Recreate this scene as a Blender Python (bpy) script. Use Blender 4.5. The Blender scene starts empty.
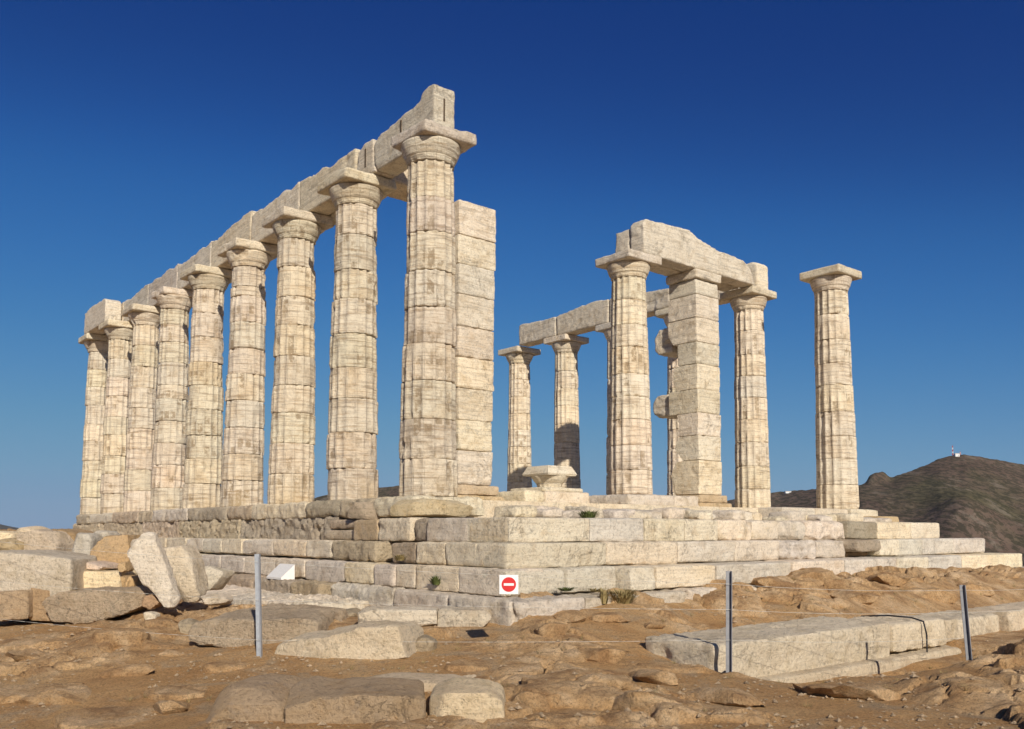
import bpy, math, random
import numpy as np
rad = math.radians
# ------------------------------------------------------------------ camera
scene = bpy.context.scene
col = scene.collection
CAM = np.array([12.108, -8.164, -0.568])
YAW, PITCH, FOC, CX, CY = rad(39.367), rad(4.804), 889.8, 512.0, 457.4
FH = np.array([-math.cos(YAW), math.sin(YAW), 0.0])
RT = np.array([math.sin(YAW), math.cos(YAW), 0.0])
UP = np.array([0, 0, 1.0])
FWD = FH*math.cos(PITCH) + UP*math.sin(PITCH)
UPC = UP*math.cos(PITCH) - FH*math.sin(PITCH)
cd = bpy.data.cameras.new('camera'); cam = bpy.data.objects.new('camera', cd); col.objects.link(cam)
cam.location = CAM
cam.rotation_euler = (rad(90)+PITCH, 0, rad(90)-YAW)
cd.sensor_width = 36; cd.lens = FOC/1024*36; cd.shift_y = (CY-364.5)/1024
cd.clip_start = 0.1; cd.clip_end = 40000
scene.camera = cam
# ------------------------------------------------------------------ sky and sun
SUN_AZ, SUN_EL = -22.0, 27.0          # azimuth from +X (east), counter-clockwise
w = bpy.data.worlds.new('World'); scene.world = w; w.use_nodes = True
nt = w.node_tree; nt.nodes.clear()
sky = nt.nodes.new('ShaderNodeTexSky'); sky.sky_type = 'NISHITA'; sky.sun_disc = False
sky.sun_elevation = rad(SUN_EL); sky.sun_rotation = rad(90-SUN_AZ)
sky.altitude = 0; sky.air_density = 0.75; sky.dust_density = 0.2; sky.ozone_density = 5.0
hs = nt.nodes.new('ShaderNodeHueSaturation'); hs.inputs['Saturation'].default_value = 1.12
bg = nt.nodes.new('ShaderNodeBackground'); bg.inputs['Strength'].default_value = 0.085
wo = nt.nodes.new('ShaderNodeOutputWorld')
nt.links.new(sky.outputs[0], hs.inputs['Color']); nt.links.new(bg.outputs[0], wo.inputs[0])
# deep polarised blue: a power curve per channel on the Nishita sky (value x = sky * 0.085)
spc = nt.nodes.new('ShaderNodeSeparateColor'); cmb = nt.nodes.new('ShaderNodeCombineColor'); nt.links.new(hs.outputs[0], spc.inputs[0])
for k_, pts_ in enumerate(([(0, 0), (.034, .0085), (.059, .028), (.156, .105), (.262, .155), (.533, .205), (1, .30)],
                          [(0, 0), (.08, .034), (.105, .050), (.171, .135), (.347, .262), (.527, .318), (.716, .325), (1, .36)],
                          [(0, 0), (.23, .19), (.27, .225), (.407, .39), (.617, .475), (.78, .485), (1, .50)])):
    p_ = nt.nodes.new('ShaderNodeMath'); p_.operation = 'MULTIPLY'; p_.inputs[1].default_value = .085; nt.links.new(spc.outputs[k_], p_.inputs[0])
    q_ = nt.nodes.new('ShaderNodeFloatCurve'); cv = q_.mapping.curves[0]
    while len(cv.points) < len(pts_): cv.points.new(.5, .5)
    for pt_, xy in zip(cv.points, pts_): pt_.location = xy
    q_.mapping.update(); nt.links.new(p_.outputs[0], q_.inputs['Value'])
    r_ = nt.nodes.new('ShaderNodeMath'); r_.operation = 'MULTIPLY'; r_.inputs[1].default_value = 1/.085; nt.links.new(q_.outputs[0], r_.inputs[0])
    nt.links.new(r_.outputs[0], cmb.inputs[k_])
nt.links.new(cmb.outputs[0], bg.inputs[0])
sl = bpy.data.lights.new('sun', 'SUN'); sl.energy = 4.8; sl.angle = rad(0.53); sl.color = (1.0, 0.93, 0.82)
so = bpy.data.objects.new('sun', sl); col.objects.link(so)
so.rotation_euler = (rad(90-SUN_EL), 0, rad(90+SUN_AZ))
scene.view_settings.view_transform = 'Standard'; scene.view_settings.look = 'None'
scene.view_settings.exposure = 0.0; scene.view_settings.gamma = 1.0

# ------------------------------------------------------------------ noise (numpy)
_r = np.random.RandomState(7)
_P = _r.permutation(256).astype(np.int64); _P = np.concatenate([_P, _P, _P])
_G = _r.normal(size=(256, 3)); _G /= np.linalg.norm(_G, axis=1)[:, None]
def perlin(p):
    p = np.asarray(p, float); i = np.floor(p).astype(np.int64); f = p - i; i &= 255
    u = f*f*f*(f*(f*6-15)+10); out = 0
    for dx in (0, 1):
        wx = u[:, 0] if dx else 1-u[:, 0]
        for dy in (0, 1):
            wy = u[:, 1] if dy else 1-u[:, 1]
            for dz in (0, 1):
                wz = u[:, 2] if dz else 1-u[:, 2]
                h = _P[_P[_P[(i[:, 0]+dx) & 255]+((i[:, 1]+dy) & 255)]+((i[:, 2]+dz) & 255)]
                g = _G[h]
                out = out + wx*wy*wz*((f-[dx, dy, dz])*g).sum(1)
    return out*1.6
def fbm(p, freq=1.0, oct=4, seed=0, gain=.5, ridge=False):
    p = np.asarray(p, float)*freq + np.array([seed*13.7, seed*7.3, seed*3.1]); s = 0; a = 1; t = 0
    for _ in range(oct):
        n = perlin(p); n = 1-2*np.abs(n) if ridge else n
        s = s + a*n; t += a; a *= gain; p = p*2.03 + 11.3
    return s/t

# ------------------------------------------------------------------ pixel -> world helpers (used to measure sizes)
def ray(u, v): return FWD + RT*(u-CX)/FOC - UPC*(v-CY)/FOC
def hit(u, v, ax, val):
    d = ray(u, v); return CAM + d*((val-CAM[ax])/d[ax])
def atZ(u, v, Z):
    d = ray(u, v); return CAM + d*(Z/(d@FH))

# ------------------------------------------------------------------ object helpers
M = {}
def link(o, parent=None, loc=None):
    col.objects.link(o)
    if loc is not None: o.location = loc
    if parent is not None:
        o.parent = parent
        if loc is not None:
            q = parent; off = np.zeros(3)
            while q is not None: off += np.array(q.location); q = q.parent
            o.location = np.array(loc) - off
    return o
def tag(o, label=None, cat=None, group=None, kind=None):
    if label and not kind: kind = 'thing'
    for k, v in (('label', label), ('category', cat), ('group', group), ('kind', kind)):
        if v: o[k] = v
    return o
def empty(name, loc): 
    o = bpy.data.objects.new(name, None); o.empty_display_size = .2; return link(o, None, loc)
def mesh(name, co, faces, mat, parent=None, smooth=True, uv=None, color=(.5, .5, .5), origin=None, sharp=0):
    co = np.asarray(co, float)
    if origin is None:
        origin = np.array([(co[:, 0].min()+co[:, 0].max())/2, (co[:, 1].min()+co[:, 1].max())/2, co[:, 2].min()])
    me = bpy.data.meshes.new(name); me.from_pydata((co-origin).tolist(), [], [tuple(f) for f in faces])
    if smooth: me.polygons.foreach_set('use_smooth', [True]*len(me.polygons))
    if uv is not None:
        l = me.uv_layers.new(name='UVMap'); vi = np.zeros(len(me.loops), int); me.loops.foreach_get('vertex_index', vi)
        l.data.foreach_set('uv', np.asarray(uv)[vi].ravel())
    if smooth and sharp: me.set_sharp_from_angle(angle=rad(sharp))
    me.materials.append(mat); me.update()
    if mat is M.get('ground') and len(me.vertices) < 60000:
        q_ = me.attributes.new('bedrock', 'FLOAT', 'POINT'); q_.data.foreach_set('value', np.full(len(me.vertices), .9, np.float32))
    o = bpy.data.objects.new(name, me); link(o, parent, origin)
    o.color = (*(color or (.5, .5, .5)), 1)
    return o
_RS = 0
def weather(co, faces, voxel, amp=.01, chip=.6, seed=0, soft=6, cfreq=3.0, big=0.0):
    """voxel-remesh a closed shape, then wear its edges and roughen its faces"""
    me = bpy.data.meshes.new('t'); me.from_pydata(np.asarray(co).tolist(), [], [tuple(f) for f in faces])
    import bmesh
    b = bmesh.new(); b.from_mesh(me); bmesh.ops.recalc_face_normals(b, faces=b.faces); b.to_mesh(me); b.free()
    o = bpy.data.objects.new('t', me); col.objects.link(o)
    m = o.modifiers.new('r', 'REMESH'); m.mode = 'VOXEL'; m.voxel_size = voxel
    dg = bpy.context.evaluated_depsgraph_get(); dg.update()
    e = bpy.data.meshes.new_from_object(o.evaluated_get(dg))
    bpy.data.objects.remove(o); bpy.data.meshes.remove(me)
    n = len(e.vertices); c = np.zeros(n*3); e.vertices.foreach_get('co', c); c = c.reshape(-1, 3)
    ed = np.zeros(len(e.edges)*2, int); e.edges.foreach_get('vertices', ed); ed = ed.reshape(-1, 2)
    deg = np.bincount(ed.ravel(), minlength=n)[:, None].astype(float)
    def lap(x):
        s = np.zeros_like(x)
        for k in range(3):
            s[:, k] = np.bincount(ed[:, 0], x[ed[:, 1], k], n) + np.bincount(ed[:, 1], x[ed[:, 0], k], n)
        return s/deg
    s = c
    for _ in range(soft): s = lap(s)
    d = c - s
    wgt = np.clip(.5 + 1.6*fbm(c, cfreq, 3, seed), 0, None)*chip
    c2 = c - d*np.minimum(wgt, 2.2)[:, None]
    nr = np.zeros(n*3); e.vertices.foreach_get('normal', nr); nr = nr.reshape(-1, 3)
    h = amp*fbm(c, 7.0, 4, seed+5, .6)*1.5 + amp*.9*(fbm(c, 4.5, 4, seed+15, .6, True)-.2)
    cut = fbm(c, cfreq*.8, 2, seed+9); h -= np.clip(cut-.32, 0, 1)*amp*9
    if big: h += big*fbm(c, 1.3, 4, seed+3, .55)
    c2 = c2 + nr*h[:, None]
    fs = [tuple(p.vertices) for p in e.polygons]
    bpy.data.meshes.remove(e)
    return c2, fs
def box_geo(x0, x1, y0, y1, z0, z1):
    c = [(x0, y0, z0), (x1, y0, z0), (x1, y1, z0), (x0, y1, z0), (x0, y0, z1), (x1, y0, z1), (x1, y1, z1), (x0, y1, z1)]
    f = [(0, 3, 2, 1), (4, 5, 6, 7), (0, 1, 5, 4), (1, 2, 6, 5), (2, 3, 7, 6), (3, 0, 4, 7)]
    return np.array(c, float), f
def prism_geo(front, vec):
    f = np.array(front, float); n = len(f); c = np.concatenate([f, f+np.array(vec)])
    fs = [tuple(range(n)), tuple(range(2*n-1, n-1, -1))]+[(i, (i+1) % n, n+(i+1) % n, n+i) for i in range(n)]
    return c, fs
def jit(c, a):
    return c + np.random.RandomState(random.randrange(9**7)).uniform(-a, a, c.shape)
def block(name, x0, x1, y0, y1, z0, z1, mat, parent=None, voxel=.030, amp=.006, chip=.5, seed=None, j=.008, color=(.5, .5, .5), soft=5, big=0, cfreq=3):
    seed = random.randrange(999) if seed is None else seed
    c, f = box_geo(x0, x1, y0, y1, z0, z1); c = jit(c, j)
    c, f = weather(c, f, voxel, amp, chip, seed, soft, cfreq, big)
    return mesh(name, c, f, mat, parent, color=color, sharp=32)
def facet(c, f, n=12, q=.9, seed=0, flat=1.0):
    """break a stone along random planes: what lies beyond a plane is pressed onto it"""
    r = np.random.RandomState(seed); m = c.mean(0); sp = c.std(0)+1e-6
    for _ in range(n):
        d = r.normal(size=3)*[1, 1, flat]; d /= np.linalg.norm(d); dn = d/sp; dn /= np.linalg.norm(dn)
        pr_ = (c-m)@dn; lim = np.quantile(pr_, r.uniform(q, .985)); ex = np.clip(pr_-lim, 0, None); c = c - dn*ex[:, None]*.93
    return c
def rock(name, front, vec, mat, parent=None, voxel=.032, amp=.016, chip=.9, color=(.5, .5, .5), soft=5, big=.02, cfreq=2.5, taper=None, fac=14):
    soft = min(soft, 5); chip = min(chip, .55); amp = max(amp, .016)
    sd = random.randrange(999); c, f = prism_geo(front, vec)
    if taper is not None:
        n = len(front); m = c[n:].mean(0); c[n:] = m + (c[n:]-m)*taper
    c, f = weather(c, f, voxel, amp*.5, chip*.6, sd, 3, cfreq, big)
    squared = name in ('stone_block', 'stone_slab', 'rock_slab', 'squared_rock', 'bedrock_slab')
    c = facet(c, f, 5 if squared else fac, .955 if squared else .88, sd); c = c + .35*amp*np.stack([fbm(c, 9, 3, sd+k) for k in range(3)], 1)
    return mesh(name, c, f, mat, parent, color=color, sharp=24)

# ------------------------------------------------------------------ materials
def mk(name):
    m = bpy.data.materials.new(name); m.use_nodes = True; n = m.node_tree; b = n.nodes['Principled BSDF']
    b.inputs['Roughness'].default_value = .9; b.inputs['Specular IOR Level'].default_value = .2
    return m, n, b
class N:
    def __init__(s, nt): s.t = nt; s.n = nt.nodes; s.l = nt.links
    def new(s, typ, **kw):
        x = s.n.new('ShaderNode'+typ)
        for k, v in kw.items():
            if k.startswith('i_'):
                x.inputs[k[2:].replace('_', ' ')].default_value = v
            else: setattr(x, k, v)
        return x
    def noise(s, vec, scale, detail=4, rough=.55, dist=0):
        x = s.new('TexNoise', i_Scale=scale, i_Detail=detail, i_Roughness=rough, i_Distortion=dist); s.l.new(vec, x.inputs['Vector']); return x.outputs['Fac']
    def mapv(s, vec, scale=(1, 1, 1), rot=(0, 0, 0)):
        x = s.new('Mapping'); x.inputs['Scale'].default_value = scale; x.inputs['Rotation'].default_value = rot; s.l.new(vec, x.inputs['Vector']); return x.outputs[0]
    def ramp(s, fac, *stops):
        x = s.new('ValToRGB'); e = x.color_ramp.elements
        while len(e) < len(stops): e.new(.5)
        for k, (p, c) in enumerate(stops):
            e[k].position = p; e[k].color = (*c, 1) if not np.isscalar(c) else (c, c, c, 1)
        s.l.new(fac, x.inputs[0]); return x.outputs[0]
    def mix(s, fac, a, b, mode='MIX'):
        x = s.new('Mix', data_type='RGBA', blend_type=mode)
        for i, v in ((0, fac), (6, a), (7, b)):
            if hasattr(v, 'links'): s.l.new(v, x.inputs[i])
            else: x.inputs[i].default_value = v if i == 0 else (*v, 1)
        return x.outputs[2]
    def math(s, op, a, b=None, c=None):
        x = s.new('Math', operation=op)
        for i, v in enumerate((a, b, c)):
            if v is None: continue
            if hasattr(v, 'links'): s.l.new(v, x.inputs[i])
            else: x.inputs[i].default_value = v
        return x.outputs[0]
    def bump(s, b, h, strength=.5, dist=.02, prev=None):
        x = s.new('Bump', i_Strength=strength, i_Distance=dist); s.l.new(h, x.inputs['Height'])
        if prev is not None: s.l.new(prev, x.inputs['Normal'])
        return x.outputs[0]

def stone_mat(name, light, mid, dark, stain, vein=.5, pit=.5, flute=False, rough_bump=.012, bigbump=.03, var=.16, crack=.14):
    m, t, b = mk(name); g = N(t)
    geo = g.new('NewGeometry').outputs['Position']; oi = g.new('ObjectInfo')
    rnd = oi.outputs['Random']
    off = g.new('Combine' 'XYZ'); g.l.new(g.math('MULTIPLY', rnd, 37), off.inputs[0]); g.l.new(g.math('MULTIPLY', rnd, 91), off.inputs[2])
    va = g.new('VectorMath', operation='ADD'); g.l.new(geo, va.inputs[0]); g.l.new(off.outputs[0], va.inputs[1]); P = va.outputs[0]
    n1 = g.noise(P, 1.6, 6, .6, .4)
    c = g.ramp(n1, (.32, mid), (.5, light), (.72, tuple(x*1.05 for x in light)))
    # bedding veins of the marble: thin, nearly level streaks
    pv = g.mapv(P, (1.1, 1.1, 16), (rad(3), rad(-4), 0)); v1 = g.noise(pv, 1.0, 6, .65, .6)
    c = g.mix(g.math('MULTIPLY', g.ramp(v1, (.52, 0.), (.64, 1.)), vein), c, dark)
    v2 = g.noise(g.mapv(P, (2, 2, 40)), 1.0, 3, .6, .3)
    c = g.mix(g.math('MULTIPLY', g.ramp(v2, (.54, 0.), (.62, 1.)), vein*.75), c, stain)
    n2 = g.noise(P, 3.2, 7, .7, .2)
    c = g.mix(g.math('MULTIPLY', g.ramp(n2, (.52, 0.), (.66, 1.)), .22 if flute else .5), c, stain)
    # grey lichen film in patches
    n3 = g.noise(P, 5.5, 8, .75)
    c = g.mix(g.math('MULTIPLY', g.ramp(n3, (.55, 0.), (.64, 1.)), .16 if flute else .32), c, (.30, .275, .235))
    # tint per stone
    hv = g.new('HueSaturation'); g.l.new(c, hv.inputs['Color'])
    g.l.new(g.math('MULTIPLY_ADD', rnd, var, 1-var/2), hv.inputs['Value']); g.l.new(g.math('MULTIPLY_ADD', rnd, var*1.5, .95-var*.75), hv.inputs['Saturation'])
    c = hv.outputs[0]
    c = g.mix(1.0, c, oi.outputs['Color'], 'MULTIPLY'); 
    x = g.new('Mix', data_type='RGBA', blend_type='MULTIPLY'); x.inputs[0].default_value = 1; g.l.new(c, x.inputs[6]); x.inputs[7].default_value = (2, 2, 2, 1); x.clamp_result = False; c = x.outputs[2]
    if flute:
        uv = g.new('UVMap').outputs[0]; sp = g.new('SeparateXYZ'); g.l.new(uv, sp.inputs[0])
        fu = g.math('FLOOR', sp.outputs[0]); w1 = g.new('TexWhiteNoise', noise_dimensions='2D')
        cc = g.new('CombineXYZ'); g.l.new(g.math('ADD', fu, g.math('MULTIPLY', rnd, 313)), cc.inputs[0])
        g.l.new(g.math('FLOOR', g.math('MULTIPLY', sp.outputs[1], 5.2)), cc.inputs[1]); g.l.new(cc.outputs[0], w1.inputs['Vector'])
        msk = g.ramp(w1.outputs['Value'], (.62, 0.), (.80, 1.))
        nn = g.ramp(g.noise(P, 9, 5, .7), (.42, 0.), (.52, 1.)); zone = g.ramp(g.noise(P, .9, 2), (.42, 0.), (.56, 1.))
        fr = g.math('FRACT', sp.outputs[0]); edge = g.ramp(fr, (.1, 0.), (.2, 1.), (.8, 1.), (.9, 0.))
        k = g.math('MULTIPLY', g.math('MULTIPLY', msk, nn), g.math('MULTIPLY', zone, edge))
        c = g.mix(g.math('MULTIPLY', k, .72), c, (.30, .21, .12))
        ln = g.math('MULTIPLY', g.ramp(fr, (.0, 0.), (.045, 0.), (.07, 1.), (.13, 0.)), g.ramp(g.noise(P, 2.6, 5, .6), (.42, 0.), (.56, 1.)))  # thin dark line beside the arris: shade painted in so the flutes read
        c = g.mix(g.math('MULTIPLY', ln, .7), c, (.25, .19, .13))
        tn = g.math('MULTIPLY', g.ramp(sp.outputs[1], (0, 1.), (.5, .0)), g.ramp(g.noise(g.mapv(P, (1, 1, .5)), 1.4, 4), (.45, 0.), (.6, .5)))
        c = g.mix(tn, c, (.56, .41, .22))
    # pits
    vo = g.new('TexVoronoi', i_Scale=38.); g.l.new(g.mapv(P, (1, 1, 1.3)), vo.inputs['Vector'])
    pm = g.math('MULTIPLY', g.ramp(vo.outputs['Distance'], (.0, 1.), (.22, 0.)), g.ramp(g.noise(P, 4, 4, .6), (.46, 0.), (.62, 1.)))
    c = g.mix(g.math('MULTIPLY', pm, min(1, pit*1.35)), c, (.06, .042, .026))
    fine = g.noise(P, 26, 6, .8); c = g.mix(.28 if flute else .42, c, g.ramp(fine, (.36, .12), (.49, 1.)), 'MULTIPLY')
    cr = g.noise(g.mapv(P, (1, 1, .8)), 2.1, 8, .62, 1.2); crk = g.ramp(cr, (.485, 0.), (.5, 1.), (.515, 0.)); crk = g.math('MULTIPLY', crk, g.ramp(g.noise(P, 1.3, 2), (.5, 0.), (.6, 1.)))
    c = g.mix(g.math('MULTIPLY', crk, .0 if flute else crack), c, (.2, .15, .1))
    g.l.new(c, b.inputs['Base Color'])
    h = g.math('ADD', g.math('MULTIPLY', fine, 1.), g.math('MULTIPLY', g.math('ADD', pm, g.math('MULTIPLY', crk, .0 if flute else .5)), -1.))
    nb = g.bump(b, h, .85, rough_bump*2)
    nb = g.bump(b, g.math('ADD', g.noise(P, 13, 7, .7), g.math('MULTIPLY', v1, .6)), .55, bigbump, nb)
    g.l.new(nb, b.inputs['Normal'])
    return m
M['marble'] = stone_mat('weathered marble', (.78, .675, .515), (.71, .59, .425), (.38, .32, .245), (.47, .34, .19), .55, .35)
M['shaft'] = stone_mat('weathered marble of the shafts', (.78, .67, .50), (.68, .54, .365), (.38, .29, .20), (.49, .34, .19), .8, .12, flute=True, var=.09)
M['step'] = stone_mat('pitted step stone', (.80, .685, .515), (.73, .60, .42), (.36, .29, .22), (.50, .36, .21), .3, .75, var=.26)
M['poros'] = stone_mat('coarse yellow foundation stone', (.68, .55, .39), (.60, .465, .315), (.36, .27, .18), (.49, .345, .20), .25, .7, rough_bump=.02, bigbump=.05)
M['pale'] = stone_mat('pale broken limestone', (.78, .67, .52), (.69, .57, .42), (.34, .29, .23), (.46, .35, .20), .2, .5)
M['ochre'] = stone_mat('ochre broken stone', (.56, .43, .27), (.49, .36, .20), (.32, .24, .15), (.47, .31, .14), .2, .4)

def ground_mat():
    m, t, b = mk('dry brown rock and soil'); g = N(t); P = g.new('NewGeometry').outputs['Position']
    n1 = g.noise(P, .9, 6, .6, .5); c = g.ramp(n1, (.3, (.29, .17, .08)), (.5, (.37, .235, .12)), (.7, (.42, .30, .175)))
    n2 = g.noise(P, 3.5, 8, .7); c = g.mix(g.math('MULTIPLY', g.ramp(n2, (.5, 0.), (.65, 1.)), .45), c, (.33, .19, .085))
    n3 = g.noise(P, 1.7, 8, .65, 1.); c = g.mix(g.math('MULTIPLY', g.ramp(n3, (.5, 0.), (.62, 1.)), .7), c, (.31, .25, .185))
    n4 = g.noise(P, 14, 6, .75); c = g.mix(g.math('MULTIPLY', g.ramp(n4, (.58, 0.), (.7, 1.)), .5), c, (.17, .11, .06))
    at = g.new('Attribute'); at.attribute_name = 'bedrock'; rkc = g.ramp(g.noise(P, 2.6, 7, .65, .4), (.38, (.22, .135, .075)), (.5, (.36, .25, .15)), (.62, (.47, .36, .25)))
    c = g.mix(g.math('MULTIPLY', at.outputs['Fac'], .8), c, rkc)
    crk = g.noise(P, 2.2, 9, .68, 1.0); c = g.mix(g.math('MULTIPLY', g.ramp(crk, (.485, 0.), (.5, .8), (.515, 0.)), .45), c, (.12, .075, .04))
    vo = g.new('TexVoronoi', i_Scale=30.); g.l.new(P, vo.inputs['Vector'])
    peb = g.math('MULTIPLY', g.ramp(vo.outputs['Distance'], (.12, 1.), (.2, 0.)), g.ramp(g.noise(P, 2.3, 3), (.5, 0.), (.6, 1.)))
    c = g.mix(g.math('MULTIPLY', peb, .5), c, (.47, .37, .25))
    fine = g.noise(P, 45, 6, .8); c = g.mix(.55, c, g.ramp(fine, (.36, .15), (.52, 1.)), 'MULTIPLY')
    x = g.new('Mix', data_type='RGBA', blend_type='MULTIPLY'); x.inputs[0].default_value = 1; g.l.new(c, x.inputs[6]); x.clamp_result = False; x.inputs[7].default_value = (1.72, 1.58, 1.32, 1); c = x.outputs[2]
    g.l.new(c, b.inputs['Base Color'])
    nb = g.bump(b, g.math('ADD', fine, g.math('MULTIPLY', peb, .6)), .9, .035)
    nb = g.bump(b, g.math('ADD', n4, g.math('MULTIPLY', n2, 1.2)), .7, .035, nb); g.l.new(nb, b.inputs['Normal'])
    return m
M['ground'] = ground_mat(); M['lump'] = M['ground']
def hill_mat(name, a, b_, gr, sc=1.0):
    m, t, b = mk(name); g = N(t); P = g.mapv(g.mapv(g.new('NewGeometry').outputs['Position'], (1, 1, 1), (0, 0, rad(-140.6))), (sc*.30, sc, sc))
    c = g.ramp(g.noise(P, .006, 6, .6), (.35, a), (.65, b_))
    c = g.mix(g.math('MULTIPLY', g.ramp(g.noise(P, .004, 4, .6, .5), (.5, 0.), (.62, 1.)), .6), c, gr)
    sh = g.noise(P, .13, 5, .75); c = g.mix(g.ramp(sh, (.475, 0.), (.53, .7)), c, (.040, .040, .024))
    pa = g.noise(P, .02, 6, .75); c = g.mix(g.math('MULTIPLY', g.ramp(pa, (.56, 0.), (.64, 1.)), .55), c, (.25, .20, .15))
    g.l.new(c, b.inputs['Base Color']); b.inputs['Specular IOR Level'].default_value = 0
    g.l.new(g.bump(b, g.math('ADD', sh, pa), .8, 2.5), b.inputs['Normal'])
    return m
M['hill'] = hill_mat('scrub covered hillside', (.115, .076, .055), (.19, .135, .098), (.095, .092, .042))
M['far'] = hill_mat('far blue hills', (.09, .075, .06), (.12, .10, .08), (.07, .07, .05), .4)
def plain(name, c, rough=.6, metal=0, spec=.3, vary=.15, sc=20):
    m, t, b = mk(name); g = N(t); P = g.new('NewGeometry').outputs['Position']
    n = g.noise(P, sc, 5, .7); g.l.new(g.ramp(n, (.3, tuple(x*(1-vary) for x in c)), (.7, tuple(min(1, x*(1+vary)) for x in c))), b.inputs['Base Color'])
    b.inputs['Roughness'].default_value = rough; b.inputs['Metallic'].default_value = metal; b.inputs['Specular IOR Level'].default_value = spec
    return m
M['steel'] = plain('dull galvanised steel', (.42, .44, .46), .5, .4, .5)
M['steel_dark'] = plain('dark weathered steel', (.25, .25, .26), .55, .3, .4)
M['wire'] = plain('pale fence cord', (.62, .58, .5), .7)
M['cable'] = plain('black cable', (.02, .02, .025), .5)
M['white'] = plain('white sign enamel', (.82, .82, .80), .35, 0, .5, .04)
M['red'] = plain('red sign enamel', (.62, .025, .025), .35, 0, .5, .05)
M['white_stone'] = plain('freshly cut white marble', (.78, .75, .70), .7, 0, .3, .08, 30)
M['green'] = plain('green leaves', (.10, .12, .035), .8, 0, .2, .3)
M['dry'] = plain('dry grass', (.30, .23, .10), .85, 0, .2, .3)
M['hut'] = plain('whitewash', (.75, .74, .70), .8)
M['mast_red'] = plain('faded red mast paint', (.5, .08, .05), .6)
M['dark'] = plain('painted slot shade', (.10, .07, .045), .95)  # dark colour standing in for the shade inside the beam slots
def sea_mat():
    m, t, b = mk('sea water'); g = N(t); b.inputs['Base Color'].default_value = (.02, .07, .13, 1); b.inputs['Roughness'].default_value = .25
    g.l.new(g.bump(b, g.noise(g.new('NewGeometry').outputs['Position'], .08, 4, .6), .3, .6), b.inputs['Normal']); return m
M['sea'] = sea_mat()

GREY = (.5, .5, .5)
def tint(a=.06, base=.5):
    v = base*random.uniform(1-a, 1+a); return (v*random.uniform(.98, 1.03), v, v*random.uniform(.94, 1.03))
random.seed(11)

# ------------------------------------------------------------------ sea, far land, hill
def grid_faces(nu, nv):
    i = np.arange(nu-1)[:, None]*nv + np.arange(nv-1)[None, :]; i = i.ravel()
    return np.stack([i, i+nv, i+nv+1, i+1], 1)
def sector(name, u0, u1, nu, rs, hfun, mat):
    us = np.linspace(u0, u1, nu); U_, R_ = np.meshgrid(us, rs, indexing='ij')
    dx = (U_-CX)/FOC; ln = np.sqrt(1+dx*dx)
    X = CAM[0] + R_*(FH[0]+RT[0]*dx)/1.; Y = CAM[1] + R_*(FH[1]+RT[1]*dx)
    Z = hfun(U_, R_, X, Y)
    o = mesh(name, np.stack([X.ravel(), Y.ravel(), Z.ravel()], 1), grid_faces(nu, len(rs))[:, ::-1], mat, origin=np.array([0, 0, 0.]))
    tag(o, kind='structure'); return o
HOR = 532.2
def elev(v): return (HOR-v)/FOC
def hill_h(U_, R_, X, Y):
    crest_u = [150, 250, 300, 322, 350, 385, 430, 470, 500, 560, 640, 715, 772, 800, 845, 862, 880, 893, 905, 925, 940, 955, 966, 985, 1005, 1024, 1080, 1200, 1400, 1600]
    crest_v = [534, 520, 504, 496, 490, 487, 483, 490, 506, 516, 512, 503, 493, 491, 488, 485, 481, 478, 473, 466, 459, 455, 454.5, 457.5, 461, 465, 476, 500, 515, 520]
    ce = elev(np.interp(U_, crest_u, crest_v))
    rc = np.interp(U_, [150, 500, 780, 860, 960, 1100, 1600], [1900, 1900, 1900, 1500, 1600, 1500, 1300])
    t = np.interp(R_/rc, [.12, .3, .5, .7, .85, 1, 1.25, 1.6], [-.03, -.015, .08, .34, .66, 1, .6, -.2])
    base = -20 - 30*np.clip((R_-150)/400, 0, 1)
    z = base + (ce*rc*1.0 - base + CAM[2])*np.clip(t, -.3, 1)
    pp = np.stack([X.ravel(), Y.ravel(), 0*X.ravel()], 1)
    amp = np.clip(R_/rc, 0, 1)*np.clip(1-np.abs(R_/rc-1)*1.1, .25, 1)
    rid = fbm(pp, 1/330., 6, 3, .5, True).reshape(X.shape)
    z += (rid-.35)*26*np.clip(1.06-np.abs(t), .12, 1)*np.clip(R_/700, .2, 1)
    z += fbm(pp, 1/28., 4, 8, .6).reshape(X.shape)*2.6*np.clip(R_/900, .2, 1)
    # nearer rock knob on the shoulder
    z += 11*np.exp(-(np.abs(U_-878)/10.5)**4)*np.exp(-((R_-rc)/30.)**2)*(.75+.9*rid+.5*fbm(pp, 1/16., 3, 18).reshape(X.shape))
    # rounded nearer spur
    z += 26*np.exp(-((U_-965)/38.)**2)*np.exp(-((R_-1080)/160.)**2)
    z += 10*np.exp(-((U_-905)/60.)**2)*np.exp(-((R_-1200)/120.)**2)
    return z
rs = np.concatenate([np.linspace(190, 900, 60), np.linspace(908, 2000, 190), np.linspace(2040, 2600, 12)])
hill = sector('hill', 150, 1500, 900, rs, hill_h, M['hill'])
def far_h(U_, R_, X, Y):
    ce = elev(np.interp(U_, [-400, -60, 0, 12, 25, 45, 60, 75, 110, 200], [515, 522, 523.5, 526, 529, 528.3, 528.8, 528.5, 531, 532]))
    t = np.interp(R_, [4900, 5600, 6300], [0, 1, 0]); pp = np.stack([X.ravel(), Y.ravel(), 0*X.ravel()], 1)
    return -64 + (ce*5600+64)*t + fbm(pp, 1/260., 5, 4).reshape(X.shape)*14*t
sector('far_hills', -500, 300, 300, np.linspace(4900, 6300, 30), far_h, M['far'])
s_ = 8200
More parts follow.
